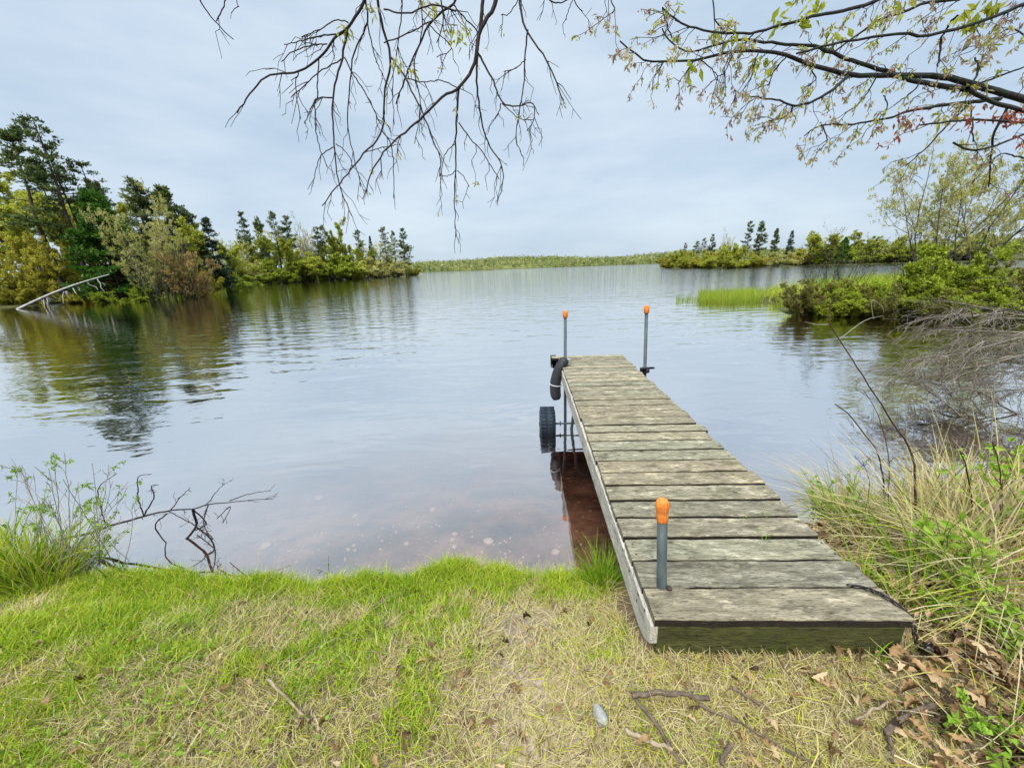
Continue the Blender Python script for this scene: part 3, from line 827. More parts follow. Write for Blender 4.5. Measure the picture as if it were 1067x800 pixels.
variant('bankgreen', broadleaf(1.6, 14, 1.1, (10, 7, 4), (.42, .45, .45), .085, 7, .35, .04, thick=.01, dome=.35), (bg, M['green']), 1.6)
variant('bankgreen2', broadleaf(1.6, 14, 1.2, (10, 7, 4), (.42, .45, .45), .095, 7, .25, .04, thick=.01, dome=.4), (bg, M['green']), 1.6)
variant('bankdull', broadleaf(1.6, 15, 1.0, (10, 7, 4), (.42, .45, .45), .065, 4, .45, .04, thick=.009, dome=.3), (M['red_twig'], M['dull']), 1.6)
variant('bankbare', broadleaf(2.4, 8, .6, (9, 6, 4), (.42, .45, .5), .05, 1, .5, .1, leaf_frac=.25, thick=.009), (M['dark_twig'], M['dull']), 2.4)
GB = 'bushes on the right bank'
for q, (key, u, Y, vt, lab, wd) in enumerate((
    ('bankdull', 838, 16.6, 296, 'dull brownish bush at the left tip of the right bank', 1.2),
    ('bankdull', 858, 16.6, 291, 'dull olive bush second from the left tip of the right bank', 1.1),
    ('bankgreen', 880, 16.2, 294, 'green bush right of the two dull bushes at the bank tip', 1.1),
    ('bankgreen2', 905, 16.0, 292, 'green rounded bush in the middle of the right bank', 1.1),
    ('bankdull', 920, 15.4, 297, 'dark low bush overhanging the water mid bank', 1.1),
    ('bankgreen', 940, 15.6, 292, 'green bush right of the dark low bush overhanging the water', 1.2),
    ('bankgreen2', 965, 15.4, 290, 'yellow green bush left of the large bright bush', 1.1),
    ('bankgreen', 1003, 15.6, 256, 'large bright green bush below the near spring tree', .95),
    ('bankgreen2', 1035, 15.2, 268, 'second large bright green bush, nearer the right edge', .9),
    ('bankdull', 985, 14.6, 300, 'dark low bush at the waterline under the bright bush', 1.1),
    ('bankgreen2', 1018, 14.2, 300, 'low green bush at the waterline near the right edge', 1.1),
    ('bankgreen', 1052, 13.8, 300, 'low green bush at the waterline cut by the right edge', 1.2),
    ('bankdull', 1070, 14.8, 270, 'dull dense bush behind the bushes at the right edge', 1.1),
    ('bankgreen2', 868, 16.1, 303, 'low green bush at the waterline between the two dull bushes and mid bank', 1.3),
    ('bankgreen', 893, 15.9, 305, 'low light green bush at the waterline below the rounded green bush', 1.4),
    ('bankgreen2', 955, 15.3, 306, 'low light green bush at the waterline under the left side of the bright bush', 1.4),
    ('bankgreen2', 1040, 14.3, 308, 'lowest green bush at the waterline between its two lookalikes near the right edge', 1.4),
    ('bankbare', 872, 17.2, 240, 'bare twiggy shrub rising above the bushes at the bank tip', .8),
    ('bankbare', 895, 17.4, 250, 'bare twiggy shrub second from the bank tip', .9),
    ('bankbare', 951, 17.0, 252, 'bare twiggy shrub left of the near spring tree', .7))):
    T(key, 'bank_bush', lab, 'bush', u, Y - 1.6, vt, GB, q * 1.1, wd, crown='foliage', sink=.05)
variant('springtree', broadleaf(9, 6, .85, (13, 8, 5), (.5, .48, .5), .10, 8, .3, .15, .12, thick=.011, leaf_frac=.9, trunk_h=.5, dome=.15, ang=(.6, 1.2)), (bg, M['pale']), 9)
variant('springtree2', broadleaf(9, 5, .7, (13, 8, 5), (.5, .48, .5), .10, 8, .35, .15, .12, thick=.011, leaf_frac=.9, trunk_h=.3, ang=(.6, 1.2)), (bg, M['pale']), 9)
T('springtree', 'spring_tree', 'near tree with several stems and pale yellow opening leaves on the right bank', 'tree', 1012, 18.5, 122, None, 2.2, .8)
T('springtree2', 'spring_tree', 'pale leafing tree half cut by the right edge on the right bank', 'tree', 1068, 18.0, 112, None, 1.0, .85)

# ------------------------------------------------------------------ dead brush lying in the water on the right
bb = Buf()
bc = onz(1062, 425, .05)
root = tag(empty('fallen_brush', (bc[0], bc[1], 0)), 'grey leafless fallen treetop with many fine twigs over the water at the right edge', 'fallen tree')
def brush(buf, start, end, r0, depth, sub):
    n = 7; t = np.linspace(0, 1, n); Ln = np.linalg.norm(end - start)
    P = start + (end - start) * t[:, None] + rng.normal(0, .025, (n, 3)) * Ln * np.sin(t * PI)[:, None]
    P[:, 2] += .05 * Ln * np.sin(t * PI * .9)
    tubes(buf, P, np.maximum(r0 * (1 - .8 * t), .0022), 5 if depth > 1 else 3)
    if depth <= 0:
        return
    for q in range(sub[0]):
        s = rng.uniform(.15, 1); c = P[min(int(s * (n - 1)), n - 1)]
        d = norm(end - start) * .75 + rng.normal(0, .42, 3); d[2] = d[2] * .7 - .22
        L = Ln * rng.uniform(.3, .6)
        e_ = c + norm(d) * L; e_[2] = max(e_[2], -.05)
        brush(buf, c, e_, max(r0 * .45, .0032), depth - 1, sub[1:])
for (u0, v0, y0_, u1, v1, y1_, r0) in (
    (1140, 345, 5.6, 990, 330, 5.5, .020), (1140, 350, 5.4, 985, 352, 5.4, .020), (1150, 350, 5.2, 965, 384, 5.2, .018),
    (1150, 360, 5.0, 972, 398, 5.0, .018), (1140, 340, 5.6, 1002, 372, 5.1, .016), (1150, 365, 4.9, 1010, 410, 4.9, .016),
    (1150, 340, 5.9, 1020, 336, 5.9, .016), (1150, 380, 4.7, 1025, 425, 4.7, .014), (1130, 350, 5.8, 975, 366, 5.7, .016)):
    brush(bb, at(u0, v0, y0_), at(u1, v1, y1_), r0, 3, (9, 6, 4))
A_ = at(940, 382, 5.4); B_ = at(1035, 452, 4.6)
for q, (e0, e1, r0) in enumerate((((927, 385, 5.4), (1040, 460, 4.5), .016), ((960, 395, 5.2), (1060, 455, 4.5), .014), ((985, 400, 5.2), (1075, 440, 4.7), .016))):
    brush(bb, at(*e1), at(*e0), r0, 2, (10, 5))
o = bb.obj('branches', M['brush'], root); o.location = (-bc[0], -bc[1], 0)

# ------------------------------------------------------------------ dock
DX, DY, DYAW, DZ, DW, PP, NP_ = 0.494, 1.101, math.radians(2.53), 0.866, 0.914, 0.1526, 29
dock = tag(empty('dock', (DX, DY, 0), -DYAW), 'weathered grey plank dock with three orange capped posts and one wheel', 'dock')


def wood(name, lo, hi, moss, mossat, ax='x', rough=.85, dark=(.05, .045, .035)):
    k = NT(name)
    st = (lambda a_, b_: (a_, b_, b_)) if ax == 'x' else (lambda a_, b_: (b_, a_, b_))
    tt = k.tint(); w = k.math('MULTIPLY', tt, 37.0)
    g = k.noise(k.coords(st(3.5, 22)), 2.0, 8, .72, w, .9)
    fine = k.noise(k.coords(st(16, 120)), 1.6, 5, .7, w)
    pit = k.noise(k.coords(st(30, 55)), 2.2, 4, .65, k.math('ADD', w, 3.0))
    blot = k.noise(k.coords(st(4, 6)), 1.9, 7, .7, w)
    c = k.ramp(g, [(.30, lo), (.50, tuple((a_ + b_) / 2 for a_, b_ in zip(lo, hi))), (.70, hi)])
    c = k.mix(k.ramp(blot, [(mossat, (0, 0, 0)), (mossat + .17, (.7, .7, .7))]), c, moss)
    c = k.mix(k.ramp(k.noise(k.coords(st(2.5, 6)), 2.7, 7, .75, k.math('ADD', w, 5.0)), [(.52, (0, 0, 0)), (.68, (.9, .9, .9))]), c, tuple(q * .6 for q in lo))
    c = k.mix(k.ramp(k.noise(k.coords(st(3, 9)), 2.6, 7, .75, k.math('ADD', w, 11.0)), [(.53, (0, 0, 0)), (.66, (.85, .85, .85))]), c, tuple(min(1, q * 1.45) for q in hi))
    c = k.mix(k.ramp(fine, [(.36, (.9, .9, .9)), (.49, (0, 0, 0))]), c, dark)
    c = k.mix(k.ramp(pit, [(.28, (.9, .9, .9)), (.37, (0, 0, 0))]), c, dark)
    vo = k.n('TexVoronoi', {'Vector': k.coords(st(4, 7)), 'Scale': 1.0, 'Randomness': 1.0})
    c = k.mix(k.ramp(vo.outputs['Distance'], [(.04, (.9, .9, .9)), (.09, (0, 0, 0))]), c, (.035, .028, .02))
    c = k.mix(1.0, c, k.ramp(tt, [(0, (.70, .70, .68)), (.25, (.98, .90, .80)), (.5, (.92, .95, .88)), (.75, (1.12, 1.04, .92)), (1, (1.25, 1.2, 1.10))]), 'MULTIPLY')
    bh = k.math('ADD', k.math('MULTIPLY', g, .6), k.math('ADD', k.math('MULTIPLY', fine, .4), k.math('MULTIPLY', pit, .5)))
    return k.principled(c, rough, .2, bh, .9, .008)


M['plank'] = wood('weathered_planks', (.082, .072, .047), (.37, .335, .25), (.07, .078, .026), .55)
M['fascia'] = wood('bleached_board', (.33, .325, .31), (.58, .575, .55), (.25, .25, .235), .66, ax='y', dark=(.10, .10, .10))
M['mossy'] = wood('mossy_board', (.035, .036, .012), (.085, .085, .03), (.05, .065, .012), .45, dark=(.012, .012, .006))
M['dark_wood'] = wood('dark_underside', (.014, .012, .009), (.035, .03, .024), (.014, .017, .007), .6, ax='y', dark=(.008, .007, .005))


def plank(buf, y0, y1, x0, x1, top, th, tint, cup=.002):
    nx = 34
    xs = np.linspace(x0, x1, nx)
    r = .006
    prof = [(0, -th), (0, -r), (.25 * r, -.25 * r), (r, 0), (None, 0), (-r, 0), (-.25 * r, -.25 * r), (0, -r), (0, -th)]
    s0, s1 = rng.uniform(0, 99, 2)
    e0 = .007 * (fbm(xs * 9, xs * 0 + s0, 3) - .5) * 2; e1 = .007 * (fbm(xs * 9, xs * 0 + s1, 4) - .5) * 2
    tz = rng.normal(0, .0018) + .004 * (fbm(xs * 3, xs * 0 + s0 + 4, 5) - .5)
    sl = rng.normal(0, .002)
    rows = []
    for kk, (py, pz) in enumerate(prof):
        if kk < 4: yy = y0 + e0 + (py or 0)
        elif kk == 4: yy = (y0 + y1) / 2 + 0 * xs
        else: yy = y1 + e1 + py
        zz = top + pz + tz + sl * ((yy - y0) / (y1 - y0) - .5) - (cup if kk == 4 else 0) + (0 if 0 < kk < 8 else 0)
        rows.append(np.stack([xs, yy, zz], -1))
    V = np.stack(rows, 1); m = len(prof)
    i, j = np.meshgrid(np.arange(nx - 1), np.arange(m - 1), indexing='ij')
    f = np.stack([i * m + j, (i + 1) * m + j, (i + 1) * m + j + 1, i * m + j + 1], -1).reshape(-1, 4)
    # underside
    f = np.concatenate([f, np.stack([np.arange(nx - 1) * m + m - 1, (np.arange(nx - 1) + 1) * m + m - 1, (np.arange(nx - 1) + 1) * m, np.arange(nx - 1) * m], -1)])
    caps = []
    for e, base in ((0, 0), (1, (nx - 1) * m)):
        q = [[base + 0, base + 1, base + 7, base + 8], [base + 1, base + 2, base + 6, base + 7], [base + 2, base + 3, base + 5, base + 6]]
        caps += q if e == 0 else [x[::-1] for x in q]
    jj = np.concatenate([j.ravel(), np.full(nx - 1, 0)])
    for mt_, sel in ((0, ~np.isin(jj, (0, 7))), (1, np.isin(jj, (0, 7)))):  # plank sides darker: grime plus the shade of the gaps, put into the colour
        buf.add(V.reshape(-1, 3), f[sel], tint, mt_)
    buf.add(V.reshape(-1, 3), np.array(caps), tint, 0)


pb, nb = Buf(), Buf()
gap = [.018, .016, .024, .018, .022, .016]
for i in range(NP_):
    ya = i * PP + (0 if i else 0.0); yb = (i + 1) * PP - (gap[i] if i < 6 else rng.uniform(.018, .027))
    xa, xb = rng.normal(0, .004), DW + rng.normal(0, .007)
    if i == 0: yb = PP - .009
    if i >= NP_ - 1: xa = -.10
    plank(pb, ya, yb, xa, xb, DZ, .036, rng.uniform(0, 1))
    for xx in (.022, DW - .03):
        for yy in (ya + .035, yb - .035):
            lathe(pb, (xx + rng.normal(0, .004), yy + rng.normal(0, .006), DZ - .004), (0, 0, 1), [(0, .0045), (.0035, .0045), (.0042, 0)], 8, .5, 2)
k = NT('rusty_steel'); k.principled(k.ramp(k.noise(k.coords(), 40, 3), [(.4, (.03, .018, .012)), (.7, (.10, .05, .03))]), .7, .4); M['rust'] = k.m
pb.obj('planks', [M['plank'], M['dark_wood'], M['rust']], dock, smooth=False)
Ld = NP_ * PP
for x, nm, mat_ in ((.006, 'side_board', 'fascia'), (DW - .021, 'side_board', 'dark_wood')):
    b = Buf()
    # board with a cut away lower front corner
    n = 60; ys = np.linspace(.004 if x < .1 else .05, Ld - .62 if x < .1 else Ld - .05, n)
    e = .004 * (fbm(ys * 7, ys * 0 + 3, 6) - .5)
    lowz = DZ - .182 + .004 * (fbm(ys * 5, ys * 0 + 9, 6) - .5) + .06 * sstep(.10, .0, ys)
    topz = np.full(n, DZ - .039)
    xl, xr = x - .017 + e, np.full(n, x + .017)
    if x > .1: xl, xr = xl - .03, xr - .03
    V = np.stack([np.stack([xl, ys, lowz], -1), np.stack([xl, ys, topz - .003], -1), np.stack([xl + .003, ys, topz], -1), np.stack([xr, ys, topz], -1), np.stack([xr, ys, lowz], -1)], 1)
    i, j = np.meshgrid(np.arange(n - 1), np.arange(5), indexing='ij')
    f = np.stack([i * 5 + j, (i + 1) * 5 + j, (i + 1) * 5 + (j + 1) % 5, i * 5 + (j + 1) % 5], -1).reshape(-1, 4)
    b.add(V.reshape(-1, 3), f, .3)
    n0 = b.n - n * 5
    for base in (0, (n - 1) * 5):
        b.q.append(np.array([[base, base + 1, base + 3, base + 4]])); b.tq.append(np.array([.3])); b.mq.append(np.array([0]))
        b.t.append(np.array([[base + 1, base + 2, base + 3]])); b.tt.append(np.array([.3])); b.mt.append(np.array([0]))
    if x < .1:
        for yy, zz in ((.07, -.035), (.16, -.05), (.17, -.09), (.30, -.06), (.42, -.05)):
            lathe(b, (x - .019, yy, DZ + zz), (-1, 0, 0), [(0, .006), (.001, .006), (.0014, 0)], 10, .1, 1)
    b.obj(nm, [M[mat_], M['dark_twig']], dock, smooth=False)
b = Buf(); box(b, (DW / 2 + .001, .019, DZ - .036 - .075), (DW - .03, .036, .148), .35, bev=.004)
b.obj('front_board', M['mossy'], dock, smooth=False)
b = Buf(); box(b, (DW / 2 - .055, Ld - .022, DZ - .036 - .075), (DW + .06, .036, .148), .6, bev=.004)
b.obj('end_board', M['dark_wood'], dock, smooth=False)
for yy in (1.1, 2.2, 3.2):
    b = Buf(); box(b, (DW / 2 - .012, yy, DZ - .11), (DW - .082, .04, .13), .6)
    b.obj('crosspiece', M['dark_wood'], dock, smooth=False)

k = NT('galvanised_pipe')
gn = k.noise(k.coords((1, 1, .3)), 30, 4, .6)
pc = k.mix(k.ramp(k.noise(k.coords((1, 1, .35)), 18, 5, .7), [(.55, (0, 0, 0)), (.70, (.8, .8, .8))]), k.ramp(gn, [(.3, (.035, .047, .048)), (.6, (.065, .085, .085)), (.8, (.11, .13, .125))]), (.07, .045, .03))
k.principled(pc, .65, .4, gn, .15, .002, .1); M['pipe'] = k.m
k = NT('orange_tape')
on = k.noise(k.coords((1, 1, 1)), 60, 3)
oc = k.mix(k.ramp(k.noise(k.coords((1, 1, 1)), 34, 6, .75), [(.52, (0, 0, 0)), (.70, (.75, .75, .75))]), k.ramp(on, [(.3, (.50, .12, .016)), (.7, (.74, .25, .05))]), (.30, .13, .05))
k.principled(oc, .75, .2, k.n('TexWave', {'Vector': k.coords((1, 1, 1)), 'Scale': 30.0, 'Distortion': 3.0}).outputs['Fac'], .35, .004); M['orange'] = k.m
k = NT('black_rubber'); rn = k.noise(k.coords(), 60, 4)
k.principled(k.ramp(rn, [(.3, (.010, .011, .013)), (.7, (.024, .026, .03))]), .6, .35, rn, .3, .002); M['rubber'] = k.m
k = NT('blue_black_tyre'); rn = k.noise(k.coords(), 40, 4)
k.principled(k.ramp(rn, [(.3, (.012, .022, .035)), (.7, (.03, .05, .072))]), .55, .4, rn, .3, .002); M['tyre'] = k.m
k = NT('white_rope'); k.principled((.55, .55, .55), .8, .2); M['rope'] = k.m


def post(lx, ly, zt, zb, tilt, capr, caph, round_cap):
    b = Buf(); t = np.linspace(0, 1, 14)
    top = np.array([lx + tilt[0], ly + tilt[1], zt]); bot = np.array([lx, ly, DZ]); d = (top - bot) / (zt - DZ)
    bot = bot + d * (zb - DZ)
    ax = norm(top - bot); L = np.linalg.norm(top - bot)
    lathe(b, bot, ax, [(0, 0), (0, .0195), (L - .02, .0195), (L - .02, 0)], 18)
    p = b.obj('post', M['pipe'], dock)
    b = Buf()
    if round_cap:
        pr = [(L - caph, .0), (L - caph, .0205), (L - caph + .004, .0215), (L - caph * .75, .0220), (L - caph * .55, .0222), (L - caph * .45, .0240), (L - caph * .3, .0252), (L - caph * .16, .0240), (L - caph * .06, .0185), (L, .009), (L + .003, 0)]
    else:
        pr = [(L - caph, .0), (L - caph, capr - .003), (L - caph + .004, capr), (L - caph * .5, capr + .001), (L - .006, capr), (L, capr - .006), (L + .002, 0)]
    lathe(b, bot, ax, pr, 18)
    b.obj('orange_cap', M['orange'], p)
    return p


ez = lambda z: z + CAM_H
pn = post(.075, .150, 2.12 - .845, .35, (-.028, .0), .029, .098, True)
pl = post(.050, 3.855, 2.12 - .548, -1.1, (-.004, 0), .031, .085, False)
pr_ = post(.979, 3.47, 2.12 - .475, -1.1, (-.03, 0), .031, .085, False)
b = Buf()
lathe(b, (.979, 3.47, DZ - .02), (0, 0, 1), [(0, .03), (.0, .055), (.05, .055), (.055, .04), (.06, .026)], 16)
box(b, (1.02, 3.45, DZ + .035), (.13, .022, .022), bev=.004); box(b, (.95, 3.44, DZ + .02), (.07, .05, .05), bev=.006)
b.obj('post_bracket', M['rubber'], dock)
b = Buf()
lathe(b, (.100, .137, DZ), (0, 0, 1), [(0, 0), (0, .011), (.010, .011), (.013, .006), (.013, 0)], 10)
b.obj('bolt', M['rust'], dock)
b = Buf()   # corner bracket at the far end
box(b, (-.105, Ld - .08, DZ - .07), (.012, .16, .15), bev=.004); box(b, (-.07, Ld + .006, DZ - .07), (.08, .012, .15), bev=.004)
b.obj('corner_bracket', M['rubber'], dock)
# wheel on its axle
wr, ww = .235, .205
wx, wy, wz = -.20, 3.72, .085
wheel = empty('wheel', (wx, wy, wz)); wheel.parent = dock
b = Buf()
prof = [(-ww / 2 + .01, .10), (-ww / 2, .13), (-ww / 2, wr - .05), (-ww / 2 + .02, wr - .022), (-ww / 2 + .045, wr - .014), (-.006, wr - .010), (-.005, wr - .014), (.005, wr - .014), (.006, wr - .010), (ww / 2 - .045, wr - .014), (ww / 2 - .02, wr - .022), (ww / 2, wr - .05), (ww / 2, .13), (ww / 2 - .01, .10), (-ww / 2 + .01, .10)]
lathe(b, (0, 0, 0), (1, 0, 0), prof, 56)
for q in range(30):
    a = q * 2 * PI / 30
    Mx = np.array([[1, 0, 0], [0, math.cos(a), -math.sin(a)], [0, math.sin(a), math.cos(a)]])
    for sgn in (-1, 1):
        c = Mx @ np.array([sgn * ww * .235, 0, wr - .012])
        box(b, c, (ww * .45, .030, .022), M=Mx, bev=.004)
b.obj('tyre', M['tyre'], wheel)
b = Buf(); lathe(b, (0, 0, 0), (1, 0, 0), [(-.11, 0), (-.11, .03), (-.06, .035), (-.06, .105), (.06, .105), (.06, .035), (.11, .03), (.11, 0)], 24)
b.obj('hub', M['rubber'], wheel)
b = Buf()
tubes(b, np.array([[wx, wy, wz], [.1, wy, wz], [.55, wy, wz]]), np.array([.013, .013, .013]), 8)
lathe(b, (-.03, wy, wz), (1, 0, 0), [(0, 0), (0, .034), (.012, .034), (.012, 0)], 12)
tubes(b, np.array([[.10, wy, wz - .3], [.16, wy - .02, .3], [.23, wy - .05, DZ - .1]]), np.array([.02, .02, .02]), 8)
b.obj('axle', M['pipe'], dock)

# black bumper tied to the far left post
d2 = lambda x, y, z: tuple(np.array([DX, DY, 0]) + np.array([x * math.cos(DYAW) + y * math.sin(DYAW), -x * math.sin(DYAW) + y * math.cos(DYAW), z]))
bl = np.array([[.045, 3.79, DZ + .10], [.015, 3.775, DZ + .05], [-.045, 3.76, DZ - .06], [-.085, 3.75, DZ - .20], [-.088, 3.75, DZ - .34], [-.07, 3.75, DZ - .44]])
bl = smooth_line(bl, 18)
root = tag(empty('dock_bumper', d2(0, 0, 0), -DYAW), 'black curved rubber bumper tied with white rope to the far left dock post', 'bumper')
b = Buf()
pts = np.concatenate([bl[:1], bl, bl[-1:]]); rad = np.concatenate([[.002], [.045] + [.066] * 2 + [.071] * 12 + [.07, .066, .05], [.002]])
tubes(b, pts, rad, 14); b.obj('bumper_tube', M['rubber'], root)
for cpt, rr, nrm in (((.05, 3.84, DZ + .075), .062, (0, .2, 1)), ((-.085, 3.75, DZ - .24), .076, (.15, 0, 1))):
    nrm = norm(np.array(nrm)); uu = norm(np.cross(nrm, [0, 1, .3])); vv = np.cross(nrm, uu); an = np.linspace(0, 2 * PI, 25)
    b = Buf(); tubes(b, np.array(cpt) + rr * (np.cos(an)[:, None] * uu + np.sin(an)[:, None] * vv), np.full(25, .0065), 6)
    b.obj('rope', M['rope'], root)

# chain over the front right corner
k = NT('dark_chain'); k.principled(k.ramp(k.noise(k.coords(), 80, 3), [(.35, (.02, .019, .02)), (.7, (.09, .075, .065))]), .4, .5, metal=.6); M['chain'] = k.m
path = smooth_line(np.array([d2(DW - .105, .155, DZ + .002), d2(DW - .06, .13, DZ + .012), d2(DW - .02, .085, DZ + .012), d2(DW + .012, .03, DZ - .01), d2(DW + .03, -.01, DZ - .10), d2(DW + .06, -.02, DZ - .145), d2(DW + .13, -.03, DZ - .15), d2(DW + .25, -.02, DZ - .15), d2(DW + .4, -.04, DZ - .155)]), 46)
path[-22:, 2] = [gz(p[0], p[1]) + .03 for p in path[-22:]]
root = tag(empty('chain', path[-1]), 'dark chain with a shiny lock hanging over the front right corner of the dock', 'chain')
b = Buf()
for q in range(len(path) - 1):
    c = (path[q] + path[q + 1]) / 2; tn = norm(path[q + 1] - path[q]); sd_ = norm(np.cross(tn, [0, 0, 1] if q % 2 else [.3, .2, .1])); an = np.linspace(0, 2 * PI, 13)
    tubes(b, c + np.cos(an)[:, None] * tn * .013 + np.sin(an)[:, None] * sd_ * .007, np.full(13, .0028), 5)
o = b.obj('links', M['chain'], root); o.location = -Vector(path[-1])
b = Buf(); c = np.array(d2(DW + .04, -.035, DZ - .10))
box(b, c, (.038, .026, .034), bev=.009); an = np.linspace(0, PI, 10)
tubes(b, c + np.stack([np.cos(an) * .012, an * 0, .014 + np.sin(an) * .022], -1), np.full(10, .0038), 6)
o = b.obj('padlock', M['chain'], root); o.location = -Vector(path[-1])

# ------------------------------------------------------------------ overhanging branches
def px_line(pts, Y0, Y1):
    n = len(pts)
    return np.array([at(u, v, Y0 + (Y1 - Y0) * q / max(n - 1, 1)) for q, (u, v) in enumerate(pts)])


def twiggy(tb, cb, line, r0, r1, n_tw, tl, leafy, tint=None, level=0, droop=.3, lsize=.03, sides=6, wob=.006):
    n = max(8, int(len(line) * 4))
    P = smooth_line(line, n); P[1:-1] += rng.normal(0, wob * .3, (n - 2, 3))
    tubes(tb, P, r0 + (r1 - r0) * np.linspace(0, 1, n) ** .8, sides)
    ends = []
    for q in range(n_tw):
        s = rng.uniform(.1, 1) if q else 1.0
        i = min(int(s * (n - 1)), n - 2); c = P[i]; tan = norm(P[i + 1] - P[i])
        d = norm(perp_dir(tan[None], np.array([rng.uniform(.4, 1.0)]))[0] + np.array([0, 0, -droop]))
        L = tl * rng.uniform(.35, 1.15)
        tw = np.array([c, c + d * L * .35 + rng.normal(0, .04, 3) * L, c + d * L * .7 + rng.normal(0, .09, 3) * L, c + (d + np.array([0, 0, -droop * .3])) * L])
        rr = min(r1, .0022) if level == 0 else .0013
        tubes(tb, tw, np.array([max(rr, .0017), .0017, .0015, .0011]), 4)
        ends.append(tw)
        if level == 0 and rng.uniform() < .75:
            for _ in range(2):
                c2 = tw[rng.integers(1, 4)]; d3 = norm(d + rng.normal(0, .6, 3) + np.array([0, 0, -droop * .5])); L2 = L * rng.uniform(.25, .5)
                tw2 = np.array([c2, c2 + d3 * L2 * .5 + rng.normal(0, .06, 3) * L2, c2 + d3 * L2])
                tubes(tb, tw2, np.array([.0014, .0013, .0010]), 3); ends.append(tw2)
    for tw in ends:
        tipn = int(leafy) if leafy >= 1 else int(rng.uniform() < leafy) * rng.integers(3, 7)
        if tipn:
            base_t = rng.choice([.12, .3, .5, .62, .75, .82], p=[.12, .18, .16, .2, .2, .14]) if tint is None else tint
            m_ = rng.integers(tipn, tipn * 2 + 1)
            cpos = tw[-1] + (tw[-2] - tw[-1]) * rng.uniform(0, .8, (m_, 1)) + rng.normal(0, .006, (m_, 3))
            dd = rng.normal(0, .55, (m_, 3)) + np.array([0, 0, -.85])
            leaves(cb, cpos, dd, rng.uniform(.5, 1.25, m_) * lsize, rng.uniform(.18, .42, m_) * lsize, np.clip(base_t + rng.normal(0, .06, m_), 0, 1), bend=.2)
    return P


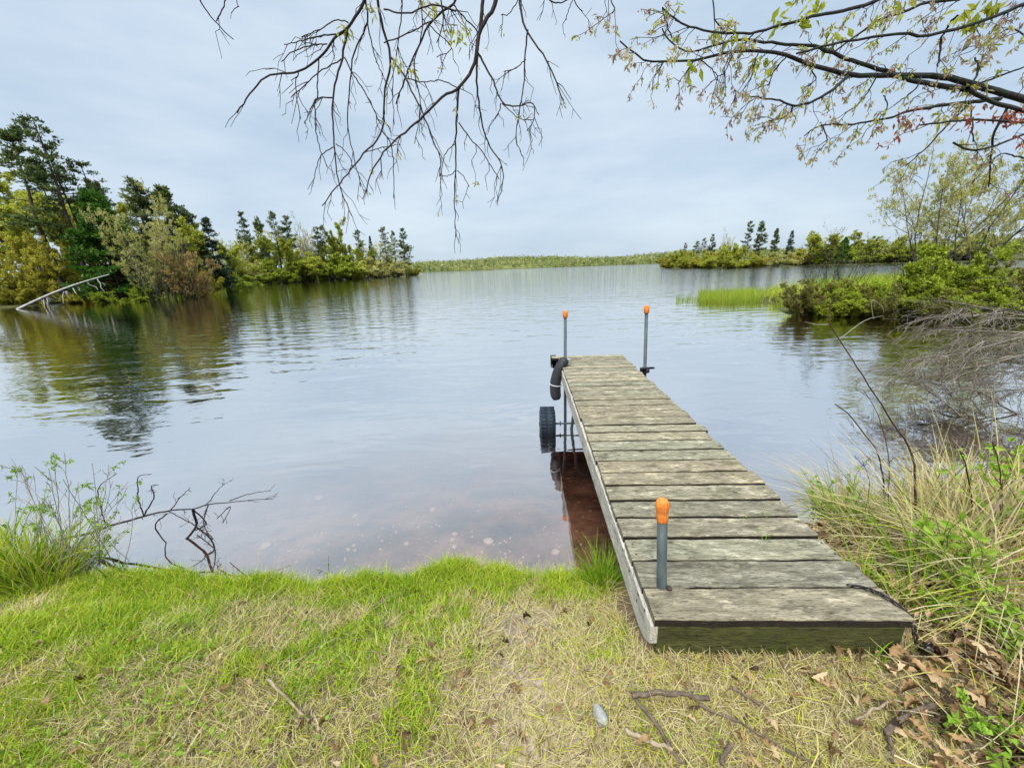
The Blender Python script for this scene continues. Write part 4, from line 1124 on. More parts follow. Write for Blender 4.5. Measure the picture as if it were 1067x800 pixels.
bare = [
    ([(386, -40), (380, 0), (363.5, 27), (350, 39), (332, 61), (311, 75), (278, 79.5), (260, 99), (247, 118)], 3.6, 1.0, 6),
    ([(350, 36), (329, 39), (312, 43), (296, 46.5)], 1.6, .7, 4), ([(341, 46), (322, 48), (305, 54), (293, 64.5)], 1.3, .7, 3),
    ([(363, 24), (350, 21), (335, 30), (314, 39)], 1.3, .7, 4),
    ([(362, 30), (356, 63), (347, 102), (348.5, 150), (353, 192), (361, 212), (366.5, 225)], 2.6, .8, 7),
    ([(347, 102), (329, 103.5), (329, 120), (331, 147), (341, 174)], 1.5, .6, 4), ([(329, 103), (323, 116), (317, 129)], 1.0, .6, 1),
    ([(348.5, 153), (335, 162), (330, 176), (326.6, 192)], 1.2, .6, 2), ([(332, 61), (331, 82), (330.6, 103)], 1.3, 1, 1),
    ([(311, 75), (308, 90), (313.4, 124.5)], 1.2, .6, 2), ([(356, 61.5), (332, 76.5), (303, 102)], 1.4, .7, 3),
    ([(382, -20), (380, 0), (383, 24), (368, 60), (363.5, 105), (362, 130), (368, 160), (376, 195)], 2.0, .7, 6),
    ([(359, 60), (368, 78), (380, 96), (396.5, 129)], 1.4, .8, 3), ([(350, 150), (362, 160), (368, 175)], 1, .6, 1),
    ([(396, -40), (393.5, 0), (399.5, 30), (407, 63), (401, 96), (398, 136.5), (380, 159), (353, 192), (335.6, 214.6)], 3.0, .9, 7),
    ([(398, 136), (407, 150), (410, 180), (410, 207)], 1.3, .6, 2), ([(380, 159), (395, 155), (410, 152)], 1, .6, 2),
    ([(383, 24), (388, 50), (393, 65), (399, 78)], 1.4, .7, 2),
    ([(406, 59), (422, 81), (440.6, 119), (452, 148), (459, 166), (458, 184)], 2.0, .8, 5),
    ([(478, -40), (475, 0), (450, 22), (434, 53), (422, 81), (412.5, 109)], 2.8, 1.0, 6),
    ([(522, -40), (517, 0), (500, 34), (494, 69), (478, 92), (462.5, 100), (440.6, 122), (417, 142), (400, 159), (386, 182), (382, 200)], 5.0, .9, 8),
    ([(506, -30), (503, 0), (500, 34)], 3.0, 3.0, 2),
    ([(478, 92), (475, 137.5), (475, 178), (473.4, 203), (475, 247)], 2.4, .6, 6),
    ([(475, 178), (467, 183), (459, 183)], 1.0, .6, 1), ([(476, 178), (483, 184), (489, 195)], 1.0, .6, 1), ([(474, 150), (464, 160), (459, 183)], 1.0, .7, 1),
    ([(478, 128), (490, 144), (503, 159), (520, 187)], 1.3, .7, 3),
    ([(498, 50), (497, 87.5), (501.6, 125), (509, 150), (523, 173), (523, 197), (518, 208)], 2.4, .7, 6),
    ([(498, 56), (512.5, 81), (523, 106), (537.5, 111), (555, 108), (556, 125), (549, 136.5)], 2.4, .6, 6),
    ([(523, 108), (540.6, 123), (556, 125)], 1.0, .6, 2), ([(522, 108), (519, 118), (514, 126.6)], 1.2, .6, 2),
    ([(545, -40), (542, 0), (547, 28), (562.5, 53), (575, 75), (587.5, 105)], 2.8, .9, 5),
    ([(550, 31), (547, 62.5), (545, 94), (537.5, 141), (543, 159)], 1.7, .6, 5), ([(548, 62), (537, 71), (525, 75)], 1.0, .6, 2),
    ([(472, 5), (485, 20), (497, 33), (500, 40)], 1.4, 1, 2), ([(446, 25), (470, 50), (455, 60)], 1.1, .6, 2),
    ([(400, 10), (425, 14), (450, 5), (475, 12)], 1.5, 1.2, 5), ([(400, 45), (425, 35), (450, 22)], 1.3, 1, 3),
    ([(422, 81), (440, 86), (460, 84), (478, 93)], 1.0, .8, 3), ([(540, 0), (530, 15), (522, 16)], 1.0, .6, 1),
    ([(420, -20), (418, 20), (414, 50), (409, 90), (411, 130)], 1.4, .6, 5), ([(436, -20), (440, 30), (432, 70), (438, 110), (432, 150)], 1.4, .6, 5),
    ([(455, -20), (462, 20), (455, 45)], 1.6, .8, 3),
    ([(566, -25), (572, 0), (584, 3), (597, -2), (600, 5), (607, 12)], 1.7, .7, 3), ([(597, 0), (592, 12), (590, 21)], .9, .6, 1),
    ([(203, -30), (209, 0), (224, 22.5), (243.5, 41.4)], 1.6, .7, 0), ([(240, -25), (236, 0), (225.5, 22.5)], 1.2, .8, 1), ([(244, -25), (247, 3), (249, 7)], 1.0, .6, 1)]
tb, cb = Buf(), Buf()
Yb = 2.35
for q, (pts, r0, r1, ntw) in enumerate(bare):
    dy = .22 * math.sin(q * 2.4) * (0.3 if r0 < 1.5 else 1)
    twiggy(tb, cb, px_line(pts, Yb, Yb + dy), r0 * .5 * Yb / FPX * .85, r1 * .5 * Yb / FPX * 1.1, int(ntw * 1.5), .13, 0.02, .35, droop=.55, lsize=.022)
# young leaves near the top of the bare branches
for (u, v) in ((362, 32), (360, 36), (440, 0), (476, 40), (470, 30), (478, 35), (415, 65), (452, 8), (484, 28), (430, 72), (386, 8)):
    c = at(u, v, Yb + rng.normal(0, .05)); m_ = 14
    leaves(cb, c + rng.normal(0, .018, (m_, 3)), rng.normal(0, .5, (m_, 3)) + [0, 0, -.9], rng.uniform(.02, .045, m_), rng.uniform(.007, .013, m_), np.clip(rng.normal(.32, .15, m_), 0, .8))
# the limb above the frame that the bare branches hang from, and its trunk behind on the left
limb = smooth_line(np.array([[-2.6, -1.6, 3.6], [-1.9, .2, 4.1], at(205, -60, 2.4), at(390, -70, 2.4), at(540, -62, 2.35), at(600, -40, 2.35)]), 30)
tubes(tb, limb, np.linspace(.085, .012, 30), 10)
trk = smooth_line(np.array([[-2.9, -1.9, .5], [-2.75, -1.75, 2.0], [-2.6, -1.6, 3.6], [-2.7, -1.8, 6.0]]), 16)
tb2 = Buf(); tubes(tb2, trk, np.linspace(.2, .10, 16), 12)
root = tag(empty('oak_tree', trk[0]), 'oak whose bare drooping twigs hang down from the top left of the photo', 'tree')
for o in (tb2.obj('trunk', M['oak_bark'], root), tb.obj('branches', M['dark_twig'], root), cb.obj('leaves', M['young'], root, smooth=False)):
    o.location = -Vector(trk[0])

leafy = [
    ([(1300, 150), (1180, 128), (1100, 112), (1067, 103.5), (1013.5, 88), (973, 79), (923.5, 79), (883, 77.6), (847, 68.6), (814.5, 56), (783, 53), (756, 56), (729, 62), (704, 64), (675, 64), (659, 54), (646, 43)], 8.6, 1.1, 26),
    ([(1016, 94.5), (991, 91), (944, 83), (921, 74), (881, 61), (851.5, 49.5), (814, 46), (770, 42), (747, 47), (717, 54), (698, 43), (690, 30)], 4.2, 1.1, 24),
    ([(1120, 130), (1067, 115), (1038, 108), (1018, 99), (1008, 92)], 3.4, 3, 3),
    ([(1300, 146), (1265, 40), (1200, -30), (1110, -10), (1067, 4.5), (1038, 17), (1004.5, 28), (966, 38), (944, 35), (899, 40.5), (853, 49.5), (830, 56)], 5, 1.4, 24),
    ([(1210, -22), (1130, -48), (1060, -20), (1004, -2), (959.5, 4.5), (941.5, 13.5), (919, 20), (892, 38), (869.5, 54)], 4.4, 1.4, 22),
    ([(1135, -46), (1050, -58), (980, -30), (914.5, 0), (881, 11), (847, 17), (828, 23.6), (805.5, 29), (785, 35), (767, 35), (740, 33), (717, 27), (700, 17), (690, 8)], 4.4, 1.1, 22),
    ([(883, 80), (869.5, 92), (847, 106), (828, 110), (810, 104.6), (783, 101)], 2.8, 1.0, 11), ([(826, 111), (821, 121.5), (801, 126)], 1.4, .8, 5),
    ([(1043, 103), (991, 109), (946, 116), (928, 122.6), (892, 129), (856, 130.5), (847, 135), (838, 142)], 3.2, .9, 14),
    ([(1180, 128), (1110, 132), (1067, 128), (1018, 125), (991, 127), (959.5, 130.5)], 2.6, 1.2, 5),
    ([(1009, 110), (986.5, 130.5), (966, 153), (944, 173)], 1.9, .8, 4),
    ([(1049.5, 112.5), (1036, 139.5), (1031.5, 178), (1030, 195)], 2.2, 1.0, 5), ([(993, 148.5), (1009, 156), (1034, 153), (1067, 140)], 1.6, 1.6, 3),
    ([(980, 40), (979, 55), (977, 70)], 1.6, 1.2, 2), ([(998, 16), (989, 26), (980, 40)], 1.8, 1.4, 2), ([(1016, 60), (1020, 72), (1013, 88)], 1.2, 1.6, 2),
    ([(960, 80), (955, 92), (940, 104), (932, 110)], 1.3, .8, 3), ([(915, 76), (905, 95), (893, 110), (880, 118)], 1.3, .8, 4),
    ([(920, 100), (925, 110), (915, 126)], 1.0, .8, 2), ([(856, 130), (862, 145), (855, 156)], 1.1, .7, 3), ([(1012, 110), (1013, 130), (1014, 148)], 1.0, 1.0, 2),
    ([(785, 36), (772, 48), (760, 60), (752, 75)], 1.1, .7, 5), ([(729, 62), (745, 75), (748, 84)], 1.0, .7, 3), ([(691, 65), (684, 76), (680, 86)], 1.0, .7, 3),
    ([(723, 63), (712, 80), (706, 88)], 1.0, .7, 3), ([(763, 58), (755, 75), (740, 86)], 1.0, .7, 3), ([(700, 40), (693, 20), (690, 10)], 1.0, .7, 4),
    ([(820, 58), (806, 76), (800, 90)], 1.2, .8, 4), ([(790, 56), (785, 70), (782, 84)], 1.0, .7, 4), ([(840, 66), (850, 82), (838, 92)], 1.1, .8, 4),
    ([(1067, 70), (1040, 80), (1015, 90)], 1.2, 1.6, 4), ([(914, 0), (830, -28), (750, -20), (744, 8), (745, 22), (757, 35)], 1.4, 1.0, 6), ([(598, -42), (618, -40), (632, -20), (636, -2), (640, 8), (638, 14)], 1.2, .8, 5),
    ([(1080, 45), (1055, 30), (1035, 40), (1020, 50)], 1.2, .9, 6), ([(1067, 165), (1045, 160), (1035, 166)], 1.4, .8, 2)]
tb, cb = Buf(), Buf()
Yl = 2.45
for q, (pts, r0, r1, ntw) in enumerate(leafy):
    dy = .28 * math.sin(q * 1.9 + .4) * (0.3 if r0 < 2.5 else 1)
    red = 1.0 if q in (9,) else None
    twiggy(tb, cb, px_line(pts, Yl, Yl + dy), r0 * .5 * Yl / FPX * 1.1, r1 * .5 * Yl / FPX * 1.1, int(ntw * 1.25), .15, 0.92, red, droop=.35, lsize=.031, sides=9 if r0 > 4 else 5)
for (u, v, tn, m_, ls) in ((944, 121, .95, 30, .032), (953, 128, .88, 18, .032), (1002, 125, .93, 16, .032), (1050, 120, .97, 22, .045), (1022, 112, .9, 6, .04), (988, 120, .3, 8, .05),
                          (1035, 5, .2, 18, .07), (1005, 12, .18, 12, .06), (1012, 20, .15, 10, .06), (815, 12, .1, 10, .06), (838, 20, .1, 10, .06), (870, 35, .15, 16, .06), (722, 72, .05, 5, .07),
                          (755, 28, .15, 26, .045), (765, 36, .2, 20, .045), (745, 38, .35, 14, .04), (790, 66, .15, 18, .045), (795, 75, .2, 10, .045), (1018, 38, .72, 18, .05), (1030, 60, .72, 24, .04), (1040, 35, .5, 16, .045), (850, 2, .15, 14, .06), (944, 5, .2, 10, .055), (700, 53, .5, 14, .04), (655, 60, .6, 14, .04)):
    c = at(u, v, Yl + rng.normal(0, .05))
    leaves(cb, c + rng.normal(0, .022, (m_, 3)), rng.normal(0, .6, (m_, 3)) + [0, 0, -.8], rng.uniform(.7, 1.2, m_) * ls, rng.uniform(.3, .5, m_) * ls, np.clip(tn + rng.normal(0, .06, m_), 0, 1))
e_ = at(1300, 150, Yl)
trk = smooth_line(np.array([[6.3, 2.7, .4], [6.2, 2.65, 1.8], e_ + [.9, .1, .5], e_ + [1.0, .3, 3.5]]), 16)
tb2 = Buf(); tubes(tb2, trk, np.linspace(.24, .13, 16), 12)
tubes(tb2, smooth_line(np.array([trk[9], e_ + [.4, 0, .05], e_]), 8), np.linspace(.075, .055, 8), 9)
root = tag(empty('oak_tree', trk[0]), 'oak whose mossy limb with young leaves reaches in at the top right of the photo', 'tree')
for o in (tb2.obj('trunk', M['oak_bark'], root), tb.obj('branches', M['oak_bark'], root), cb.obj('leaves', M['young'], root, smooth=False)):
    o.location = -Vector(trk[0])

# ------------------------------------------------------------------ lawn
def scatter(n, x0, x1, y0, y1):
    x = rng.uniform(x0, x1, n); y = rng.uniform(y0, y1, n)
    return x, y


def dock_local(x, y):
    dx, dy = x - DX, y - DY
    return dx * math.cos(DYAW) - dy * math.sin(DYAW), dx * math.sin(DYAW) + dy * math.cos(DYAW)


def lawn_points(n, x0, x1, y0, y1, smin=-.12):
    x, y = scatter(n, x0, x1, y0, y1)
    s = near_s(x, y); lx, ly = dock_local(x, y)
    ok = (s > smin) & ~((lx > -.03) & (lx < DW + .01) & (ly > -.005))
    return x[ok], y[ok], s[ok]


def green_mask(x, y, s):
    path = np.exp(-((x - .03 + .06 * (y - 1) + .12 * (fbm(x * 4, y * 4, 71) - .5)) / .16) ** 2) * sstep(.22, .42, s) * (.35 + .65 * sstep(.35, .6, fbm(x * 5, y * 5, 72)))
    bare2 = np.exp(-(((x - .06) / .22) ** 2 + ((s - .36) / .14) ** 2))
    right = sstep(.35, .8, x) * .33 + sstep(1.25, 1.6, x) * .3
    g = .35 + 1.2 * (fbm(x * 2.4, y * 2.4, 41) - .5) + 1.15 * (fbm(x * 10, y * 10, 47, 2) - .5) + .20 * sstep(-.9, -1.8, x)
    g += .45 * sstep(.34, .06, s) * sstep(.42, .25, x)
    return np.clip(g - path * .55 - bare2 * .45 - right, 0, 1), np.clip(path + bare2, 0, 1)


lawn = Buf()
# short living blades and dead thatch
for (n, x0, x1, y0, y1, smin) in ((230000, -2.6, 2.0, .55, 2.45, -.10), (70000, -5.5, -2.6, .4, 3.2, -.10), (40000, -3, 3, -.6, .6, 0)):
    x, y, s = lawn_points(n, x0, x1, y0, y1, smin)
    g, pth = green_mask(x, y, s)
    live = rng.uniform(size=len(x)) < .05 + .88 * sstep(.34, .64, g)
    keep = (rng.uniform(size=len(x)) > pth * .80) & ((x < 1.25) | (rng.uniform(size=len(x)) < .35))
    x, y, s, g, live = x[keep], y[keep], s[keep], g[keep], live[keep]
    n = len(x); z = height(x, y)
    long_ = fbm(x * 2.1, y * 2.1, 77)
    L = np.where(live, rng.uniform(.022, .055, n) * (.6 + 1.0 * long_) * (1 + .5 * sstep(.25, .0, s)), rng.uniform(.025, .09, n))
    tiltv = np.where(live, .45, 1.6)
    D = np.stack([rng.normal(0, 1, n) * tiltv, rng.normal(0, 1, n) * tiltv, np.ones(n)], -1)
    bend = rng.normal(0, .35, (n, 3)); bend[:, 2] = -np.abs(bend[:, 2]) * np.where(live, .6, .9)
    ton = fbm(x * 1.4 + 9, y * 1.4, 83)
    tint = np.where(live, np.clip(rng.normal(.31 + .28 * ton, .12, n), 0, .66), np.clip(rng.normal(.79, .13, n), .55, 1))
    blades(lawn, np.stack([x, y, z - .004], -1), D, bend, L, np.where(live, .0042, .0034) * rng.uniform(.6, 1.25, n), tint, 2)
# longer blades along the lip and to the left
x, y, s = lawn_points(60000, -5.0, .42, .6, 3.2, -.2)
pr = .55 * sstep(.22, .02, s) * sstep(.45, .2, x) * (vnoise(x * 6, y * 6, 15) > .33) + .40 * sstep(-.7, -1.9, x) * sstep(.5, .7, vnoise(x * 3.5, y * 3.5, 19)) + .03
kq = rng.uniform(size=len(x)) < pr; x, y, s = x[kq], y[kq], s[kq]; n = len(x)
blades(lawn, np.stack([x, y, height(x, y) - .005], -1), np.stack([rng.normal(0, .45, n), rng.normal(0, .45, n), np.ones(n)], -1), rng.normal(0, .3, (n, 3)) - [0, 0, .25],
       rng.uniform(.04, .10, n) * (1 + .3 * sstep(-1, -2, x)), .0038, np.clip(rng.normal(.27, .12, n), 0, .62), 3)
tag(lawn.obj('lawn_grass', M['grass'], smooth=False), kind='stuff')

# low broad leaved weeds on the left lawn
wb_ = Buf()
x, y, s = lawn_points(9000, -3.5, -.55, .55, 2.3, .02)
kq = rng.uniform(size=len(x)) < .9 * sstep(.48, .66, fbm(x * 2.3, y * 2.3, 91)) * sstep(-.5, -1.2, x); x, y = x[kq], y[kq]; n = len(x)
c = np.stack([x, y, height(x, y) + rng.uniform(.005, .045, n)], -1)
leaves(wb_, c, rng.normal(0, 1, (n, 3)) * [1, 1, .25] + [0, 0, .25], rng.uniform(.012, .03, n), rng.uniform(.008, .018, n), np.clip(rng.normal(.45, .2, n), 0, 1))
tag(wb_.obj('ground_cover_weeds', M['bud'], smooth=False), kind='stuff')

# leaf litter: fallen oak leaves
def litter(buf, x, y, z, size, tint, flat=.35):
    n = len(x); st = 22
    t = np.linspace(0, 1, st)
    w = .30 * np.sin(PI * t ** .85) ** .7 * (.56 + .44 * (1 - np.abs(np.sin(PI * 3.3 * t + .5)) ** 2.5)); w[0] = .02; w[-1] = .015
    az = rng.uniform(0, 2 * PI, n); R1 = np.stack([np.cos(az), np.sin(az), rng.normal(0, flat, n)], -1); R1 = norm(R1)
    up_ = norm(np.stack([rng.normal(0, flat, n), rng.normal(0, flat, n), np.ones(n)], -1)); S = norm(np.cross(up_, R1)); N = np.cross(R1, S)
    curl = rng.uniform(-1.3, 2.8, n); arch = rng.normal(.10, .28, n); wsc = rng.uniform(.55, 1.15, n)
    base = np.stack([x, y, z], -1)
    rows = []
    for k_ in range(st):
        for sd_ in (-1, 0, 1):
            off = R1 * (t[k_] - .5) + S * (sd_ * w[k_] * wsc * (1 - .15 * np.abs(curl)) * (1 + .25 * np.sin(k_ * 1.3 + az * 5 + sd_)))[:, None] + N * (arch * (1 - (2 * t[k_] - 1) ** 2) + curl * w[k_] * abs(sd_) * .7)[:, None]
            rows.append(base + off * size[:, None])
    V = np.stack(rows, 1).reshape(-1, 3); m = st * 3
    f1 = []
    for k_ in range(st - 1):
        for a in (0, 1):
            f1.append([k_ * 3 + a, k_ * 3 + a + 1, k_ * 3 + a + 4, k_ * 3 + a + 3])
    f = (np.array(f1)[None] + (np.arange(n) * m)[:, None, None]).reshape(-1, 4)
    buf.add(V, f, np.repeat(tint, len(f1)))


lit = Buf()
x, y, s = lawn_points(16000, 1.0, 4.6, .55, 3.2, -.1)
lx, ly = dock_local(x, y)
pr = sstep(1.15, 1.6, x + .25 * (fbm(x * 4, y * 4, 3) - .5)) + .35 * (lx > .2) * (ly > -.35) * (ly < 0)
kq = rng.uniform(size=len(x)) < .7 * pr; x, y = x[kq], y[kq]; n = len(x)
litter(lit, x, y, height(x, y) + rng.uniform(.004, .06, n), rng.uniform(.028, .07, n), np.clip(rng.normal(.45, .32, n), 0, 1))
x, y, s = lawn_points(1900, -2.6, 1.3, .6, 2.0, .06); kq = rng.uniform(size=len(x)) < .3 + .3 * sstep(.3, .8, x); x, y = x[kq], y[kq]; n = len(x)
litter(lit, x, y, height(x, y) + rng.uniform(.004, .018, n), rng.uniform(.02, .05, n), np.clip(rng.normal(.45, .28, n), 0, 1))
tag(lit.obj('leaf_litter', M['oak_dead'], smooth=True), kind='stuff')
# straw lying about on the right
sb = Buf()
x, y, s = lawn_points(16000, .5, 4.4, .55, 3.0, -.1)
kq = rng.uniform(size=len(x)) < .03 + .45 * sstep(1.2, 1.7, x); x, y = x[kq], y[kq]; n = len(x)
D = np.stack([rng.normal(0, 1, n), rng.normal(0, 1, n), rng.uniform(.0, .55, n)], -1)
blades(sb, np.stack([x, y, height(x, y) + rng.uniform(.0, .05, n)], -1), D, rng.normal(0, .25, (n, 3)) - [0, 0, .15], rng.uniform(.08, .32, n), .0042, np.clip(rng.normal(.80, .12, n), .5, 1), 4)
tag(sb.obj('fallen_straw_leaves', M['grass'], smooth=False), kind='stuff')

# ------------------------------------------------------------------ single plants and sticks near the dock
def tuft_at(u, v, n, h, spread, tint, lab, name='grass_tuft', cat='grass tuft', lean=(0, 0), w=.005, tsd=.1, curl=.45, group=None, pos=None):
    p = gp(u, v) if pos is None else np.array(pos)
    root = tag(empty(name, p), lab, cat, group)
    b = Buf()
    a = rng.uniform(0, 2 * PI, n); r = spread * np.sqrt(rng.uniform(0, 1, n))
    base = np.stack([np.cos(a) * r, np.sin(a) * r, np.zeros(n)], -1)
    base[:, 2] = height(base[:, 0] + p[0], base[:, 1] + p[1]) - p[2] - .01 if pos is None else 0
    D = np.stack([np.cos(a) * r / max(spread, .01) * .45 + rng.normal(0, .16, n) + lean[0], np.sin(a) * r / max(spread, .01) * .45 + rng.normal(0, .16, n) + lean[1], np.ones(n)], -1)
    bend = np.stack([D[:, 0] * curl, D[:, 1] * curl, -np.abs(rng.normal(.3, .25, n)) * curl * 1.6], -1) + rng.normal(0, .1, (n, 3))
    blades(b, base, D, bend, h * rng.uniform(.45, 1.1, n), w * rng.uniform(.7, 1.2, n), np.clip(rng.normal(tint, tsd, n), 0, 1), 5)
    b.obj('blades', M['grass'], root, smooth=False)
    return root, p


tuft_at(628, 606, 260, .26, .08, .2, 'bright green grass tuft growing against the left side board of the dock', w=.0045)
r_, p_ = tuft_at(634, 622, 130, .16, .10, .82, 'dry brown grass fringe below the bright tuft beside the dock', lean=(.3, -.5), w=.0035, curl=.9)
GT = 'grass tufts on the left bank'
tuft_at(6, 600, 900, .50, .28, .42, 'big yellow green tussock at the left edge of the bank', w=.009, tsd=.2, group=GT)
tuft_at(46, 606, 380, .40, .15, .42, 'smaller ochre tussock right of the big one at the left edge', w=.005, tsd=.2, group=GT)
tuft_at(95, 600, 60, .20, .07, .2, 'green tuft at the bank lip left of the dead branch', w=.006, group=GT)
tuft_at(118, 604, 50, .17, .06, .18, 'green tuft at the bank lip under the dead branch', w=.006, group=GT)
tuft_at(200, 604, 40, .09, .06, .2, 'short green tuft at the lip below the tip of the dead branch', w=.005, group=GT)
tuft_at(478, 597, 240, .09, .12, .27, 'mounded green tuft at the bank lip mid lawn', w=.0045, group=GT)
GS = 'green tufts around the dock'
tuft_at(740, 778, 90, .07, .05, .27, 'light green tuft among the sticks in front of the dock', w=.003, group=GS)
tuft_at(812, 676, 16, .10, .02, .2, 'sparse green tuft under the front board of the dock', w=.005, group=GS)
tuft_at(909, 686, 12, .13, .02, .22, 'few broad green blades at the right end of the front board', w=.008, group=GS)
tuft_at(882, 552, 260, .44, .12, .24, 'tall green tuft beside the right edge of the dock', w=.006, group=GS)
tuft_at(856, 537, 150, .26, .09, .2, 'short green tuft at the water beside the right edge of the dock', w=.006, group=GS)
tuft_at(905, 612, 50, .20, .04, .3, 'broad green blades beside the chain end of the dock', w=.010, group=GS)
tuft_at(945, 634, 60, .26, .06, .24, 'green blades in the leaf litter right of the dock corner', w=.009, group=GS)
tuft_at(975, 600, 130, .40, .10, .22, 'upright green grass under the leafy vine right of the dock', w=.009, group=GS)
tuft_at(1052, 768, 14, .22, .03, .2, 'pale green broad blades at the lower right of the photo', w=.010, group=GS)
GD = 'dry grass clumps right of the dock'
for (u, v, n, h, sp, lab, ln, cu) in (
    (920, 560, 110, .40, .14, 'dry tan grass clump just right of the dock edge', (-.1, 0), .8),
    (960, 545, 120, .46, .16, 'dry tan grass clump behind the leafy vine', (.0, 0), .8),
    (1000, 565, 120, .45, .16, 'dry tan grass clump between the dark stems', (.1, 0), .8),
    (1050, 590, 150, .40, .16, 'arching pale straw clump at the right edge', (-.2, -.1), 1.2),
    (1040, 545, 110, .50, .18, 'dry straw clump behind the arching one at the right edge', (.0, 0), .8),
    (985, 520, 120, .42, .18, 'dry grass clump at the water behind the stems', (.0, 0), .8),
    (900, 530, 90, .40, .14, 'dry grass clump at the water near the dock', (-.25, 0), 1.0),
    (870, 525, 30, .55, .06, 'wispy seeding dry grass leaning over the dock', (-.35, 0), .9),
    (1060, 640, 110, .36, .15, 'dry straw clump low at the right edge', (-.2, -.2), 1.1),
    (995, 625, 90, .30, .15, 'flattened dry grass right of the dock corner', (.3, -.3), 1.3)):
    tuft_at(u, v, int(n * 2.2), h * 1.4, sp * 1.2, .80, lab, 'dry_grass_clump', 'dry grass', ln, .0078, .10, cu, GD)
GK = 'grass blades growing through the deck'
for (lx_, ly_, lab) in ((.66, 3 * PP - .007, 'thin green blades between the planks, nearest the front'), (.74, 4 * PP - .007, 'thin green blades one plank farther than the nearest ones'), (.63, 4 * PP - .007, 'thin green blades left of the others between the planks')):
    tuft_at(0, 0, 6, .09, .015, .2, lab, w=.003, group=GK, pos=d2(lx_, ly_, DZ - .02))


def stem(pts, Y0, lab, r0, r1, mat, ntw=0, tl=.1, Y1=None, name='dead_sapling', cat='stem', group='dead stems right of the dock', lf=0, lsz=.02, lt=.5, foot=True):
    L = px_line(pts, Y0, Y0 if Y1 is None else Y1)
    if foot:
        L[0, 2] = min(L[0, 2], gz(L[0, 0], L[0, 1]) - .01)
    root = tag(empty(name, L[0]), lab, cat, group)
    tb, cb = Buf(), Buf()
    twiggy(tb, cb, L, r0, r1, ntw, tl, lf, lt, droop=-.2, lsize=lsz, wob=.004)
    o = tb.obj('branches' if ntw else 'stalk', M[mat], root); o.location = -L[0]
    if cb.v:
        o = cb.obj('leaves', M['bud'], root, smooth=False); o.location = -L[0]
    return root


Ys = gp(953, 560)[1]
root = stem([(953, 572), (952, 482), (930, 440), (888, 374), (863, 334), (866, 318), (870, 305)], Ys, 'tallest reddish dead stem leaning left with a forked bleached tip', .0075, .0022, 'red_twig', 3, .10)
tb = Buf()
for pts, r0 in (([(874, 354), (901, 334), (921, 329)], .0022), ([(910, 332), (908, 313), (918, 318), (921, 325)], .0015), ([(863, 338), (850, 338), (838, 335)], .0018), ([(888, 376), (875, 368), (862, 364)], .0015)):
    P = smooth_line(px_line(pts, Ys, Ys), 8); tubes(tb, P, np.linspace(r0, .001, 8), 5)
o = tb.obj('side_twigs', M['twig_grey'], root); o.location = -root.location
stem([(934, 512), (917, 480), (897, 448), (883, 430), (870, 421)], gp(934, 545)[1], 'short dark stem curving left beside the tallest stem', .006, .003, 'dark_twig', 1, .05)
stem([(936, 512), (926, 480), (915, 433), (899, 406)], gp(936, 545)[1], 'thin dark stem between the curved one and the tallest stem', .0038, .0015, 'red_twig', 3, .07)
stem([(891, 562), (902, 530), (906, 502), (899, 480)], gp(891, 562)[1], 'thin dark wavy stem close to the dock edge', .003, .0012, 'dark_twig', 2, .07)
stem([(1014, 556), (1013, 530), (1008, 490), (1001, 472)], gp(1014, 556)[1], 'dark upright stem between dry clumps right of the vine', .0045, .003, 'dark_twig', 2, .06)
stem([(1043, 560), (1043, 515), (1042, 490), (1034, 460)], gp(1043, 560)[1], 'dark upright stem at the leafy vine near the right edge', .004, .0022, 'red_twig', 2, .06)
stem([(1019, 530), (1027, 495), (1033, 450), (1036, 397)], gp(1019, 545)[1], 'pale bleached stem beside the leafy vine near the right edge', .004, .002, 'twig_grey', 2, .06)
stem([(1004, 574), (1025, 545), (1047, 517)], gp(1004, 574)[1], 'thick tan broken reed stalk leaning right', .007, .006, 'pale_stick', 0, .06)
stem([(948, 290), (940, 275), (936, 262)], 16.5, 'thin dead stick leaning left above the right bank', .03, .012, 'dark_twig', 2, .5, group=None)


def leafy_plant(u, v, n_st, h, lab, nleaf, lsz, tint, spread=.10, lean=(0, 0), name='leafy_weed', group='leafy weeds right of the dock', mat='bud', twig='stick'):
    p = gp(u, v)
    root = tag(empty(name, p), lab, 'plant', group)
    tb, cb = Buf(), Buf()
    for q in range(n_st):
        b0 = np.array([rng.normal(0, spread * .3), rng.normal(0, spread * .3), -.01])
        d = norm(np.array([rng.normal(0, .3) + lean[0], rng.normal(0, .3) + lean[1], 1.0])); L = h * rng.uniform(.6, 1.05)
        P = smooth_line(np.array([b0, b0 + d * L * .4 + rng.normal(0, .015, 3), b0 + d * L * .75 + rng.normal(0, .03, 3), b0 + d * L + rng.normal(0, .04, 3)]), 9)
        tubes(Buf(), P, np.linspace(.0028, .001, 9), 5).obj('stem', M[twig], root)
        ss = rng.uniform(.25, 1, nleaf); i0 = np.minimum((ss * 8).astype(int), 7)
        c = P[i0]; dd = rng.normal(0, .8, (nleaf, 3)) + [0, 0, .3]
        leaves(cb, c, dd, lsz * rng.uniform(.6, 1.2, nleaf), lsz * rng.uniform(.45, .75, nleaf), np.clip(rng.normal(tint, .15, nleaf), 0, 1), bend=.15)
    cb.obj('leaves', M[mat], root, smooth=False)
    return root


